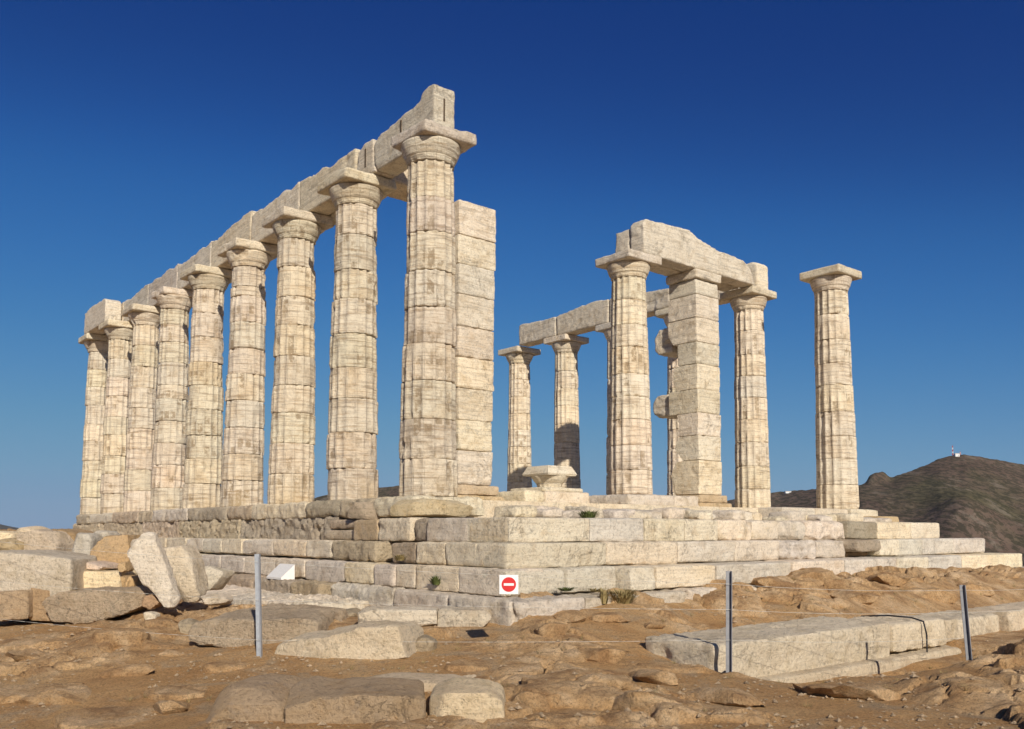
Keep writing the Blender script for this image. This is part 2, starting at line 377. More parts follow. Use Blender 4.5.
mesh('sea', [(-s_, -s_, -61), (s_, -s_, -61), (s_, s_, -61), (-s_, s_, -61)], [(0, 1, 2, 3)], M['sea'], smooth=False, origin=np.array([0, 0, -61.]))
tag(bpy.data.objects['sea'], kind='structure')

# hut and mast on the summit, hut on the low ridge
def surf(u, R_):
    dx = (u-CX)/FOC; X = CAM[0]+R_*(FH[0]+RT[0]*dx); Y = CAM[1]+R_*(FH[1]+RT[1]*dx)
    return np.array([X, Y, float(hill_h(np.array([[u]]), np.array([[R_]]), np.array([[X]]), np.array([[Y]]))[0, 0])])
def facing_box(name, c, w, d, h, mat, parent=None):
    q = np.array(c); g = []
    for a, b_ in ((-1, -1), (1, -1), (1, 1), (-1, 1)):
        g.append(q + RT*w/2*a + FH*d/2*b_)
    co = [*g, *[p+UP*h for p in g]]; _, f = box_geo(0, 1, 0, 1, 0, 1)
    return mesh(name, co, f, mat, parent, smooth=False)
def crest_v_R(u): # distance of skyline
    best = max(np.linspace(1200, 1900, 141), key=lambda r: (surf(u, r)[2]-CAM[2])/r); return best
def roof_geo(c, w, d, z0, h):
    q = np.array(c); a = [q-RT*w/2-FH*d/2, q+RT*w/2-FH*d/2, q+RT*w/2+FH*d/2, q-RT*w/2+FH*d/2, q-RT*w/2, q+RT*w/2]
    a = [np.array([p[0], p[1], z0]) for p in a]; a[4][2] += h; a[5][2] += h
    return np.array(a), [(0, 1, 5, 4), (2, 3, 4, 5), (0, 4, 3), (1, 2, 5), (3, 2, 1, 0)]
def hut(u, R_, w, h, label):
    p = surf(u, R_); p[2] -= .6; e = tag(empty('hut', p), label, 'hut')
    facing_box('wall', p, w, w*.7, h+.6, M['hut'], e)
    c, f = roof_geo(p, w*1.06, w*.76, p[2]+h+.605, h*.28); mesh('roof', c, f, M['pale'], e, smooth=False)
    facing_box('door', p-FH*(w*.35+.03)+RT*w*.2+UP*.6, w*.14, .05, h*.62, M['steel_dark'], e)
R1 = crest_v_R(957.5)
hut(958.5, R1-14, 7.5, 4.2, 'small white hut beside the mast on the hilltop')
hut(788, crest_v_R(788)-40 if True else 0, 12, 3.2, 'low white house on the distant ridge between the two right columns')
def tube_geo(p0, p1, r0, r1=None, n=8):
    p0, p1 = np.array(p0, float), np.array(p1, float); r1 = r0 if r1 is None else r1
    d = p1-p0; d /= np.linalg.norm(d); a = np.cross(d, [0, 0, 1.] if abs(d[2]) < .9 else [1., 0, 0]); a /= np.linalg.norm(a); b_ = np.cross(d, a)
    t = np.linspace(0, 2*np.pi, n, endpoint=False); k = np.cos(t)[:, None]*a+np.sin(t)[:, None]*b_
    c = np.concatenate([p0+k*r0, p1+k*r1]); f = [(i, (i+1) % n, n+(i+1) % n, n+i) for i in range(n)]+[tuple(range(n-1, -1, -1)), tuple(range(n, 2*n))]
    return c, f
def join(gs):
    C_, F_ = [], []; k = 0
    for c, f in gs:
        C_.append(c); F_ += [tuple(i+k for i in q) for q in f]; k += len(c)
    return np.concatenate(C_), F_
def mast(u, R_, h, label, cat='mast'):
    p = surf(u, R_); e = tag(empty('radio_mast', p), label, cat)
    n = 5
    for i in range(n):
        z0, z1 = h*i/n, h*(i+1)/n; r = 1.1*(1-i*.12); gs = []
        pts = [(math.cos(a)*r, math.sin(a)*r) for a in (0, 2.09, 4.19)]
        for k, (x, y) in enumerate(pts):
            gs.append(tube_geo(p+[x, y, z0], p+[x, y, z1], .28, n=5))
            x2, y2 = pts[(k+1) % 3]; gs.append(tube_geo(p+[x, y, z0], p+[x2, y2, z1], .17, n=4)); gs.append(tube_geo(p+[x2, y2, z0], p+[x, y, z1], .17, n=4))
        c, f = join(gs); mesh('mast_section', c, f, M['mast_red'] if i % 2 == 0 else M['hut'], e, smooth=False)
    c, f = tube_geo(p+[0, 0, h], p+[0, 0, h+2.5], .1, .05, 5); mesh('antenna', c, f, M['steel_dark'], e)
mast(954.5, crest_v_R(954.5), 17, 'tall red and white lattice mast standing left of the hilltop hut')
mast(962, crest_v_R(962), 5.5, 'short thin mast standing right of the hilltop hut')

# ------------------------------------------------------------------ ground
cps = []
for u, v, Z in [(0, 729, 7.3), (250, 729, 6.9), (512, 729, 6.7), (770, 729, 6.5), (1024, 729, 6.5), (0, 690, 8.4), (250, 692, 8), (600, 690, 8), (800, 690, 8.05), (1024, 690, 7.9),
                (0, 655, 9.8), (100, 650, 9.8), (200, 655, 9.5), (258, 657, 9.4), (450, 655, 9.2), (600, 655, 9.2), (728, 675, 8.6), (850, 678, 8.7), (1024, 660, 9.2), (967, 660, 9.2),
                (30, 624, 11.3), (150, 622, 10.9), (200, 640, 10.3), (300, 640, 9.9), (450, 638, 10.1), (550, 632, 9.9), (650, 640, 9.9), (520, 604, 10.7), (620, 602, 11.3), (620, 592, 12.1),
                (700, 600, 12.5), (800, 590, 13.5), (900, 580, 15), (1000, 572, 17.5), (700, 622, 11.3), (800, 610, 12.2), (900, 600, 13), (1000, 598, 13.5), (1000, 625, 11.6), (430, 607, 10.8), (550, 614, 10.6)]:
    cps.append(atZ(u, v, Z))
cps += [np.array(p, float) for p in [(3, 0, -1.62), (3, 5, -1.6), (3, 10, -1.55), (0, -1.6, -1.65), (-6, -1.9, -1.68), (-12, -2.2, -1.5), (-20, -2, -1.35), (-3, -3.6, -1.70), (-8, -3.8, -1.6), (-14, -5, -1.45),
        (-25, -3, -1.35), (-10, -9, -1.9), (0, -9.5, -2.2), (12.1, -8.2, -2.2), (8, -8, -2.2), (14, -14, -2.4), (12, 0, -2.1), (14, 6, -2.2), (9, 8, -1.9), (5, 17, -2.2), (2, 24, -4.5), (-20, 20, -2.5), (12, 18, -3.2), (-5, 10, -1.5), (-15, 8, -1.5), (6.4, -.4, -2.0), (7.0, .4, -2.1), (7.1, 1.4, -2.24), (7.0, 2.6, -2.2), (7.4, 2, -2.22)]]
cps = np.array(cps)
def _tps(a, b):
    d = np.linalg.norm(a[:, None, :2]-b[None, :, :2], axis=2)+1e-6; return d  # linear radial basis
A_ = _tps(cps, cps) + np.eye(len(cps))*.03
W_ = np.linalg.solve(np.block([[A_, np.ones((len(cps), 1))], [np.ones((1, len(cps))), np.zeros((1, 1))]]), np.append(cps[:, 2], 0))
def cells(x, y, size, ang, ani, seed):
    ca, sa = math.cos(ang), math.sin(ang); X = (x*ca+y*sa)/(size*ani); Y = (-x*sa+y*ca)/size
    w_ = np.stack([X, Y, 0*X], 1); X = X+.22*fbm(w_, 1.5, 3, seed+1); Y = Y+.22*fbm(w_, 1.5, 3, seed+2)
    ix, iy = np.floor(X).astype(int), np.floor(Y).astype(int); F1 = np.full(len(x), 9.); F2 = F1.copy(); H = np.zeros(len(x)); TX = H.copy(); TY = H.copy()
    T = np.random.RandomState(seed).rand(5, 128, 128)
    for dx in (-1, 0, 1):
        for dy in (-1, 0, 1):
            a, b_ = (ix+dx) & 127, (iy+dy) & 127; px = ix+dx+.15+.7*T[0, a, b_]; py = iy+dy+.15+.7*T[1, a, b_]
            d = np.hypot(X-px, Y-py); n1 = d < F1; F2 = np.where(n1, F1, np.minimum(F2, d)); F1 = np.where(n1, d, F1)
            H = np.where(n1, T[2, a, b_], H); TX = np.where(n1, (X-px)*(T[3, a, b_]-.5), TX); TY = np.where(n1, (Y-py)*(T[4, a, b_]-.5), TY)
    return H, TX+TY, F2-F1
ROCK = None
def ground_z(x, y, detail=True):
    x = np.atleast_1d(np.asarray(x, float)); y = np.atleast_1d(np.asarray(y, float)); p = np.stack([x, y], 1); z = np.zeros(len(x))
    for i in range(0, len(x), 20000): z[i:i+20000] = _tps(p[i:i+20000], cps)@W_[:-1] + W_[-1]
    r = np.hypot((x+5)*np.where(x < -5, .5, 1), y-2)
    zb = -1.8+1.15*np.clip((-12-x)/20, 0, 1); z = np.where(r > 26, zb + (z-zb)*np.exp(-np.clip(r-26, 0, 99)/10), z)
    z = np.where((r <= 26) & (x < -12), z + (zb-z)*np.clip((-12-x)/20, 0, 1), z)
    z = z - 75*np.clip((r-30)/110, 0, 1)**1.3
    if detail:
        q = np.stack([x, y, 0*x], 1); near = np.exp(-np.clip(r-25, 0, 200)/60)
        fz = (x*.773+y*-.634)  # towards the camera
        rgh = .30+.70/(1+np.exp(-(y+1.2-.25*(x-6))*1.3))   # dusty and trodden on the left, craggy on the right
        h1, t1, e1 = cells(x, y, .75, .5, 1.7, 3); h2, t2, e2 = cells(x, y, .26, .7, 1.8, 5)
        rk = (h1-.5)*.16 + t1*.16 + (h2-.5)*.085 + t2*.10 - .15*np.exp(-e1/.028) - .065*np.exp(-e2/.040)
        rk = rk*(.55+.60*rgh) + fbm(q, 3.2, 5, 62, .62)*.035 + (fbm(np.stack([x*.7+y*.7, (y-x)*2.6, 0*x], 1), 2.2, 4, 66, .6, True)-.3)*.030*rgh + fbm(q, 11, 3, 63, .6)*.008
        ex = (fbm(q, .42, 4, 21, .55)*.30 + (rgh-.40)*.13)
        tr = .22*np.exp(-((x-7.0)/.75)**2)*np.clip((y-2.8)*2, 0, 1)*np.clip((9-y), 0, 1) + .17*np.exp(-((y+2.3)/.75)**4)*np.clip((x+9)/2, 0, 1)*np.clip((1.9-x)*1.5, 0, 1)
        z = z - tr; rk = rk*(1-2.2*np.clip(tr, 0, .25))
        rk = rk + ex - .16*np.exp(-(((x-7.05)/.5)**2+((y-1.2)/1.3)**2)) - .12*np.exp(-(((x-5.4)/.5)**2+((y-1.2)/1.5)**2))
        du = fbm(q, .8, 4, 2, .5)*.05 + fbm(q, 6, 4, 12, .6)*.008
        k_ = .02; m_ = 1/(1+np.exp(-(rk-du)/k_*1.2)); z = z + near*(du + np.maximum(rk-du, 0))
        for x0, x1, y0, y1, c0 in ((6.4, 7.1, -.6, 3.9, -2.15), (6.3, 7.3, 3.9, 8.3, -2.02), (-8.6, 2.4, -2.75, -1.2, -1.60), (1.4, 4.5, -2.9, -1.7, -1.66)):
            dd = np.hypot(np.clip(np.maximum(x0-x, x-x1), 0, None), np.clip(np.maximum(y0-y, y-y1), 0, None))
            cap = c0 + .55*dd + .02*fbm(q, 3, 3, 91); z = np.where(z > cap, cap + (z-cap)*.06, z)
        global ROCK; ROCK = m_*np.clip(near, 0, 1)
    return z
def axis(lo, d0, d1, hi, st):
    a = list(np.arange(d0, d1, st)); s = st; x = d0
    L = []
    while x > lo: s *= 1.04; x -= s; L.append(x)
    s = st; x = a[-1]; R2 = []
    while x < hi: s *= 1.04; x += s; R2.append(x)
    return np.array(L[::-1]+a+R2)
gx = axis(-210, 1.8, 10.0, 170, .027); gy = axis(-170, -7.2, 6.0, 170, .030)
GX, GY = np.meshgrid(gx, gy, indexing='ij'); GZ = ground_z(GX.ravel(), GY.ravel())
go = tag(mesh('ground', np.stack([GX.ravel(), GY.ravel(), GZ], 1), grid_faces(len(gx), len(gy)), M['ground'], origin=np.array([0, 0, 0.]), sharp=38), kind='structure')
at_ = go.data.attributes.new('bedrock', 'FLOAT', 'POINT'); at_.data.foreach_set('value', ROCK.astype(np.float32))

# ------------------------------------------------------------------ columns
def drum_geo(cx, cy, z0, z1, rz, nseg, rot, seed, ero, ledge, fdep=.055):
    """one fluted drum: 16 flutes, worn arrises, chipped joints"""
    h = z1-z0; nz = max(10, int(h/.035)); zs = np.concatenate([z0+.003+np.array([0, .006, .013, .022]), np.linspace(z0+.038, z1-.038, nz), z1-.003-np.array([.022, .013, .006, 0])]); nz = len(zs)
    th = np.linspace(0, 2*np.pi, nseg, endpoint=False)
    T, Z = np.meshgrid(th, zs, indexing='ij'); T = T.T; Z = Z.T   # rows: z
    R_ = rz(Z)
    ph = ((T+rot)*16/(2*np.pi)) % 1.0
    fl = (2*np.abs(ph-.5))**2.4          # 1 at arris, 0 in flute centre
    depth = fdep*(R_/.49)
    P = np.stack([(cx+R_*np.cos(T)).ravel(), (cy+R_*np.sin(T)).ravel(), Z.ravel()], 1)
    n = lambda f, o, s: fbm(P, f, o, seed+s).reshape(T.shape)
    e = np.clip(ero -.2 + 1.9*n(1.5, 3, 1), 0, 1)
    prof = -depth*(1-fl)*(1-e) - depth*.45*e
    rr = R_ + prof + (.003+.009*ledge)*n(5, 4, 2) + (.002+.004*ledge)*n(16, 3, 3)
    rr -= np.clip(n(2.6, 3, 4)-.28, 0, 1)*.14*(ledge)
    dz = np.minimum(Z-z0, z1-Z); jn = np.clip(.5+1.5*n(4, 2, 6), .15, 1.6)
    rr -= .032*jn*np.exp(-dz/.008) + np.clip(n(4.3, 3, 7)-.16, 0, 1)*.20*np.exp(-dz/.05)
    X = cx+rr*np.cos(T); Y = cy+rr*np.sin(T)
    co = np.stack([X.ravel(), Y.ravel(), Z.ravel()], 1)
    i = np.arange(nz-1)[:, None]*nseg; j = np.arange(nseg)[None, :]; j2 = (j+1) % nseg
    fs = np.stack([(i+j).ravel(), (i+j2).ravel(), (i+nseg+j2).ravel(), (i+nseg+j).ravel()], 1).tolist()
    k = len(co); co = np.concatenate([co, [[cx, cy, z0+.003], [cx, cy, z1-.003]]])
    for a in range(nseg):
        fs.append((k, (a+1) % nseg, a)); t0 = (nz-1)*nseg; fs.append((k+1, t0+a, t0+(a+1) % nseg))
    uv = np.stack([((T+rot)*16/(2*np.pi)).ravel(), Z.ravel()], 1); uv = np.concatenate([uv, [[0, z0], [0, z1]]])
    return co, fs, uv
def capital_geo(cx, cy, rn, ra, z0, z1, seed, ero, nseg=96):
    prof = [(0, rn+.004), (.015, rn+.010), (.025, rn-.006), (.04, rn+.008), (.07, rn+.010), (.08, rn+.024), (.092, rn+.016), (.105, rn+.034)]
    h = z1-z0
    for t in np.linspace(0, 1, 9): prof.append((.12+(h-.12)*t, rn+.045+(ra-rn-.045)*(.7*t+.3*math.sin(t*math.pi/2)) - (.02 if t > .97 else 0)))
    pz = np.array([p[0] for p in prof]); pr = np.array([p[1] for p in prof])
    zz = np.unique(np.concatenate([np.linspace(0, h, 26), pz])); rr0 = np.interp(zz, pz, pr)
    th = np.linspace(0, 2*np.pi, nseg, endpoint=False); T = np.tile(th, (len(zz), 1)); Z = np.tile((z0+zz)[:, None], (1, nseg)); R_ = np.tile(rr0[:, None], (1, nseg))
    fl = (2*np.abs((T*16/(2*np.pi)) % 1.-.5))**2
    R_ = R_ - .022*(1-fl)*np.clip(1-np.tile(zz[:, None], (1, nseg))/.12, 0, 1)
    P = np.stack([(cx+R_*np.cos(T)).ravel(), (cy+R_*np.sin(T)).ravel(), Z.ravel()], 1)
    R_ = R_ + (.010*fbm(P, 6, 4, seed) - np.clip(fbm(P, 2.4, 3, seed+2)-(.45-ero*.5), 0, 1)*.22*(.3+ero)).reshape(T.shape)
    co = np.stack([(cx+R_*np.cos(T)).ravel(), (cy+R_*np.sin(T)).ravel(), Z.ravel()], 1); nz = len(zz)
    i = np.arange(nz-1)[:, None]*nseg; j = np.arange(nseg)[None, :]; j2 = (j+1) % nseg
    fs = np.stack([(i+j).ravel(), (i+j2).ravel(), (i+nseg+j2).ravel(), (i+nseg+j).ravel()], 1).tolist()
    k = len(co); co = np.concatenate([co, [[cx, cy, z0], [cx, cy, z1]]])
    for a in range(nseg):
        fs.append((k, (a+1) % nseg, a)); t0 = (nz-1)*nseg; fs.append((k+1, t0+a, t0+(a+1) % nseg))
    return co, fs, np.stack([np.append(T.ravel()*16/(2*np.pi), [0, 0]), np.append(Z.ravel(), [z0, z1])], 1)
def abacus(cx, cy, s, z0, z1, parent, worn, seed, cut=()):
    c, f = box_geo(cx-s, cx+s, cy-s, cy+s, z0, z1)
    for k, (a, b_) in cut:            # broken corners: pull a corner in
        for q in (k, k+4): c[q, 0] += a; c[q, 1] += b_
    c, f = weather(c, f, .03, .004+.012*worn, .35+1.1*worn, seed, 5 if worn < .3 else 9, 3.2)
    return mesh('abacus', c, f, M['marble'], parent, color=tint(.04))
def column(cx, cy, zb, r0, r1, label, group, seed, ero=.25, worn=.3, joints=None, s=.555, shift=.012, cut=(), nseg=128, split=None, base_tint=.5, ledge=1):
    random.seed(seed*17+3)
    root = tag(empty('doric_column', (cx, cy, zb)), label, 'column', group)
    zn = 5.55
    if joints is None:
        nd = 9; joints = [zb+(zn-zb)*k/nd + (random.uniform(-.035, .035) if 0 < k < nd else 0) for k in range(nd+1)]
    rz = lambda z: r0+(r1-r0)*np.clip((z-zb)/(zn-zb), 0, 1)**1.12
    for k in range(len(joints)-1):
        ox, oy = random.uniform(-shift, shift), random.uniform(-shift, shift)
        c, f, uv = drum_geo(cx+ox, cy+oy, joints[k], joints[k+1], rz, nseg, random.uniform(-.03, .03), seed*31+k, np.clip(ero+random.uniform(-.25, .3), 0, 1), ledge)
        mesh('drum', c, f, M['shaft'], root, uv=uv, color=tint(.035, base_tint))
    c, f, uv = capital_geo(cx, cy, r1, s-.035, zn, 5.895, seed, worn)
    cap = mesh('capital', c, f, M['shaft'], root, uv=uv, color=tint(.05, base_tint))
    abacus(cx, cy, s+.008, 5.898, 6.10, cap, worn, seed, cut)
    return root
D = 2.522; W = 12.467; PY = 7.516
ordn = ['nearest column of the long left row, eroded shaft, under the highest beam end', 'second nearest column of the long left row, just left of the nearest one', 'third column from the near end of the long left row',
        'fourth column from the near end of the long left row', 'middle column of nine in the long left row, its joints deeply notched', 'sixth column from the near end of the long left row', 'seventh column from the near end of the long left row',
        'second column from the far left end of the long left row', 'farthest column at the far left end of the long row, thin against the sky']
jA = {3: [0, .60, 1.19, 1.80, 2.42, 3.03, 3.62, 4.24, 4.85, 5.08, 5.55], 5: [0, .62, 1.24, 1.83, 2.44, 3.05, 3.42, 4.05, 4.62, 5.1, 5.55]}
cutsA = {0: ((1, (-.05, .10)), (0, (.10, .05))), 1: ((1, (-.02, .03)),), 2: ((1, (-.05, .02)),), 3: ((1, (-.05, .05)),), 4: ((1, (-.08, .05)),), 5: ((1, (-.14, .10)), (0, (.1, .05)))}
for i in range(9):
    column(-D*i, 0, 0, [.492, .49, .485, .485, .48, .475, .465, .455, .435][i], [.395, .395, .39, .39, .39, .385, .38, .375, .36][i], ordn[i], 'columns of the long left row', 10+i, ero=[.38, .3, .45, .45, .42, .5, .35, .4, .4][i], worn=[.55, .3, .3, .5, .45, .6, .35, .25, .2][i],
           joints=jA.get(i), cut=cutsA.get(i, ()), shift=.016, nseg=160 if i < 5 else 112)
NL = ['lone column standing at the far right with a clean square capital and no beam', 'column left of the lone right one, carrying the right end of the beam', 'column mostly hidden behind the squared stone pier on the right',
      'column mostly hidden behind the thick column under the left beam end', 'column behind the loose capital, its foot in shadow', 'slender pale column nearest the left row, carrying the left end of the far beam']
for i in range(6):
    column(-D*i - (.03 if i < 2 else 0), W - (.07 if i < 2 else 0), 0, [.525, .495, .49, .49, .485, .475][i], [.415, .405, .40, .40, .395, .385][i], NL[i], 'columns of the right row', 40+i, ero=[.02, .15, .2, .2, .05, .05][i],
           worn=[0.0, .15, .3, .2, .1, .05][i], shift=.006, nseg=160 if i < 2 else 112, ledge=[.25, .6, .4, .4, .2, .2][i], base_tint=.53)
column(-D, PY, .315, .535, .425, 'thick column left of the squared pier, under the left end of the highest right beam', None, 60, ero=.1, worn=.12, shift=.003, s=.575, ledge=.3, base_tint=.54)

# ------------------------------------------------------------------ squared piers (antae)
random.seed(5)
pr = tag(empty('stone_pier', (-2.5, 2.5, 0)), 'squared stack of rectangular blocks just behind the nearest left column', 'pier')
zs = [.36, 1.05, 1.66, 2.30, 2.93, 3.56, 4.19, 4.82, 5.42, 6.13]
for k in range(9):
    wx = random.uniform(-.03, .03)
    block('pier_block', -3.3+wx, -2.05+random.uniform(-.015, .015), 2.08-.0, 2.93+.014*k+random.uniform(-.02, .02), zs[k]+.002, zs[k+1]-.002, M['marble'], pr, voxel=.026, amp=.010, chip=random.choice([.5, .8, 1.2]), soft=5, color=tint(.06, .52))
block('pier_base', -3.3, -2.0, 2.0, 3.08, .16, .355, M['ochre'], pr, amp=.008, chip=1, color=tint(.05, .56))
block('pier_base', -3.35, -1.93, 1.95, 3.17, -.16, .155, M['ochre'], pr, amp=.008, chip=1, color=tint(.05, .56))
pr = tag(empty('stone_pier', (-2.5, 9.9, 0)), 'squared stone pier with ragged left edge under the middle of the highest right beam', 'pier')
zz = [.37, 1.23, 1.86, 2.44, 3.04, 3.68, 4.24, 4.87, 5.47, 5.86]
west = [-2.98, -2.72, -2.74, -3.0, -2.86, -2.70, -3.0, -2.98, -2.95]
y0s, y1s = 9.49, 10.40
for k in range(9):
    c = None
    x0, x1 = west[k], -2.05
    zt, zb_ = zz[k+1]-.002, zz[k]+.002
    if k == 0: fr = [(x0+.12, 0, zb_), (x1, 0, zb_), (x1, 0, zt), (x0+.2, 0, zt), (x0, 0, zb_+.5)]
    elif k == 2: fr = [(x0, 0, zb_), (x1, 0, zb_), (x1, 0, zt), (x0-.0, 0, zt), (x0+.06, 0, (zb_+zt)/2)]
    elif k == 1: fr = [(x0+.16, 0, zb_), (x1, 0, zb_), (x1, 0, zt), (x0+.02, 0, zt), (x0-.12, 0, (zb_+zt)/2)]
    elif k == 6: fr = [(x0+.18, 0, zb_), (x1, 0, zb_), (x1, 0, zt), (x0, 0, zt), (x0, 0, zb_+.25)]
    elif k == 4: fr = [(x0+.14, 0, zb_), (x1, 0, zb_), (x1, 0, zt), (x0+.08, 0, zt), (x0, 0, zb_+.3)]
    else: fr = [(x0, 0, zb_), (x1, 0, zb_), (x1, 0, zt), (x0, 0, zt)]
    fr = [(a+random.uniform(-.01, .01), y0s, b_) for a, _, b_ in fr]
    c, f = prism_geo(fr, (0, y1s-y0s+random.uniform(-.01, .01), 0)); c, f = weather(c, f, .026, .008, random.choice([.25, .3, .6]), random.randrange(999), 4, 3)
    mesh('pier_block', c, f, M['marble'], pr, color=tint(.05, .53), sharp=32)
block('pier_capital', -3.0, -1.98, 9.42, 10.47, 5.865, 6.10, M['marble'], pr, amp=.008, chip=.9)
block('pier_base', -3.0, -1.97, 9.40, 10.50, .17, .365, M['ochre'], pr, chip=.9, color=(.55, .52, .47))
block('pier_base', -3.05, -1.9, 9.3, 10.62, -.12, .165, M['ochre'], pr, chip=1, color=(.55, .52, .47))
# broken wall stones still bonded behind the pier
for (zb_, zt, xa, xb, ya) in ((2.46, 3.03, -3.62, -2.98, 9.58), (4.12, 4.80, -3.55, -2.98, 9.62)):
    c, f = prism_geo([(xa+.1, ya, zb_), (xb+.03, ya, zb_), (xb+.03, ya, zt), (xa+.14, ya, zt-.02), (xa, ya, zt-.2), (xa, ya, zb_+.12)], (0, .7, 0))
    c, f = weather(c, f, .03, .02, .4, random.randrange(99), 4, 3); mesh('wall_stub', c, f, M['marble'], pr, color=tint(.04))

# ------------------------------------------------------------------ architraves
def beam(label, group, plane_axis, plane_val, prof, depth, color=None, amp=.008, chip=.55, mat='marble', grooves=()):
    """prof: list of (along, z) outline on the plane, extruded by depth"""
    if plane_axis == 1: fr = [(a, plane_val, z) for a, z in prof]; vec = (0, depth, 0)
    else: fr = [(plane_val, a, z) for a, z in prof]; vec = (depth, 0, 0)
    c, f = prism_geo(fr, vec); c, f = weather(c, f, .038, amp, chip, random.randrange(999), 6, 3.2)
    o = mesh('stone_beam', c, f, M[mat], None, color=color or tint(.05)); tag(o, label, 'beam', group); return o
random.seed(21)
GA = 'beams on the long left row'
def beam_prof(x0, x1, h0, h1, bumps=3, rough=.05, z0=6.105):
    top = []
    for k in range(bumps+2):
        t = k/(bumps+1); top.append((x0+(x1-x0)*t, h0+(h1-h0)*t + (random.uniform(-rough, rough*.4) if 0 < k < bumps+1 else 0)))
    return [(x0, z0), (x1, z0)] + top[::-1]
# near end: two thicknesses, taller broken tip at the end over the nearest column
tipprof = [(-1.93, 6.32), (-1.85, 6.105), (.04, 6.105), (.04, 7.03), (-.10, 7.07), (-.36, 7.02), (-.42, 6.90), (-.62, 6.86), (-1.2, 6.83), (-1.75, 6.76), (-1.96, 6.66)]
beam('highest beam of the left row, vertical slots in it, over the nearest column', GA, 1, .03, tipprof, .44, (.52, .52, .50))
beam('beam on the left row between its second column and the slotted end beam', GA, 1, .03, [(-2.62, 6.105), (-1.86, 6.105), (-1.94, 6.32), (-1.97, 6.62), (-1.98, 6.78), (-2.3, 6.80), (-2.55, 6.70)], .44)
beam('ochre cross beam stump running inward behind the nearest left capital', 'beams of the left row and porch', 0, -2.85, [(.50, 6.105), (1.75, 6.105), (1.7, 6.7), (1.2, 6.78), (.50, 6.75)], .75, (.54, .50, .44))
bl = ['second from the slotted near end', 'third from the slotted near end', 'fourth from the slotted near end, in the middle', 'fifth from the slotted near end', 'sixth from the slotted near end']
prs = [(.74, .80, -2.63), (.78, .70), (.82, .74), (.76, .76), (.78, .70), (.78, .78), (.72, .80)]
for i in range(1, 7):
    h0 = 6.10+[0, .76, .74, .78, .73, .76, .74][i]; h1 = 6.10+[0, .70, .82, .88, .80, .80, .78][i]
    x1 = -D*i + .0 - (.1 if i == 1 else 0)
    o = beam('grey outer beam over columns %s and %s of the left row, from the near end' % (['', 'two', 'three', 'four', 'five', 'six', 'seven'][i], ['', 'three', 'four', 'five', 'six', 'seven', 'eight'][i]),
             GA, 1, .03 if i < 7 else 0, beam_prof(-D*(i+1)+.004, x1-.004, h0+.02, h1+.02, 6, .09), .44)
    beam('hidden inner beam over columns %s and %s of the left row, from the near end' % (['', 'two', 'three', 'four', 'five', 'six', 'seven'][i], ['', 'three', 'four', 'five', 'six', 'seven', 'eight'][i]),
         'inner beams of the long left row', 1, .485, beam_prof(-D*(i+1)+.01, -D*i-.01, h0-.08, h0-.05, 4, .05), .42)
c, f = prism_geo([(-20.2, -.52, 6.105), (-17.62, -.52, 6.105), (-17.62, -.52, 6.82), (-17.8, -.52, 6.90), (-19.3, -.52, 6.95), (-20.15, -.52, 6.84)], (0, .50, 0))
c, f = weather(c, f, .04, .008, .9, 5, 10, 2); tag(mesh('stone_beam', c, f, M['marble'], color=(.54, .54, .54)), 'thick squared beam with rounded end at the far left end of the row', 'beam', GA)
beam('inner beam behind the thick squared one at the far left end of the row', GA, 1, .03, beam_prof(-D*8, -D*7-.01, 6.80, 6.86), .44)
# beam slots: dark boxes set on the faces, the slot shade given as colour
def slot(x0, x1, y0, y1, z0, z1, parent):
    c, f = box_geo(x0, x1, y0, y1, z0, z1); mesh('slot_shade', c, f, M['dark'], parent, smooth=False)
tip = [o for o in bpy.data.objects if o.get('label', '').startswith('highest beam of the left row')][0]
slot(-1.02, -.98, .018, .05, 6.42, 6.76, tip); slot(.03, .052, .22, .25, 6.42, 6.82, tip)
sec = [o for o in bpy.data.objects if o.get('label', '').startswith('beam on the left row between')][0]
slot(-2.26, -2.22, .018, .05, 6.30, 6.66, sec)
# right row far beams
GN = 'beams on the right row'
fl_ = [('far', 5, 4, .66, .68), ('', 4, 3, .70, .76), ('', 3, 2, .66, .62), ('', 2, 1, .60, .62)]
lab = ['grey rough beam between the slender left column and the one behind the loose capital', 'grey beam with arched top passing behind the thick column', 'grey beam seen between the thick column and the squared pier, partly in shadow', 'beam mostly hidden behind the pier, square end on the column left of the lone one']
beam(lab[0], GN, 1, 11.97, [(-12.07, 6.105), (-10.09, 6.105), (-10.09, 6.80), (-10.6, 6.79), (-11.3, 6.82), (-12.0, 6.86), (-12.08, 6.82)], .5, (.47, .47, .47), amp=.014)
beam(lab[1], GN, 1, 11.97, [(-10.07, 6.105), (-7.57, 6.105), (-7.57, 6.88), (-8.1, 6.94), (-8.8, 6.92), (-9.5, 6.84), (-10.07, 6.79)], .5, (.46, .46, .46), amp=.014)
beam(lab[2], GN, 1, 11.97, [(-7.55, 6.105), (-5.05, 6.105), (-5.05, 6.70), (-5.6, 6.74), (-6.4, 6.82), (-7.1, 6.9), (-7.55, 6.90)], .5, (.46, .46, .46), amp=.014)
beam(lab[3], GN, 1, 12.47, [(-5.03, 6.105), (-2.28, 6.105), (-2.28, 6.90), (-2.45, 6.97), (-3.2, 6.93), (-4, 6.8), (-5.03, 6.70)], .52, (.55, .55, .54))
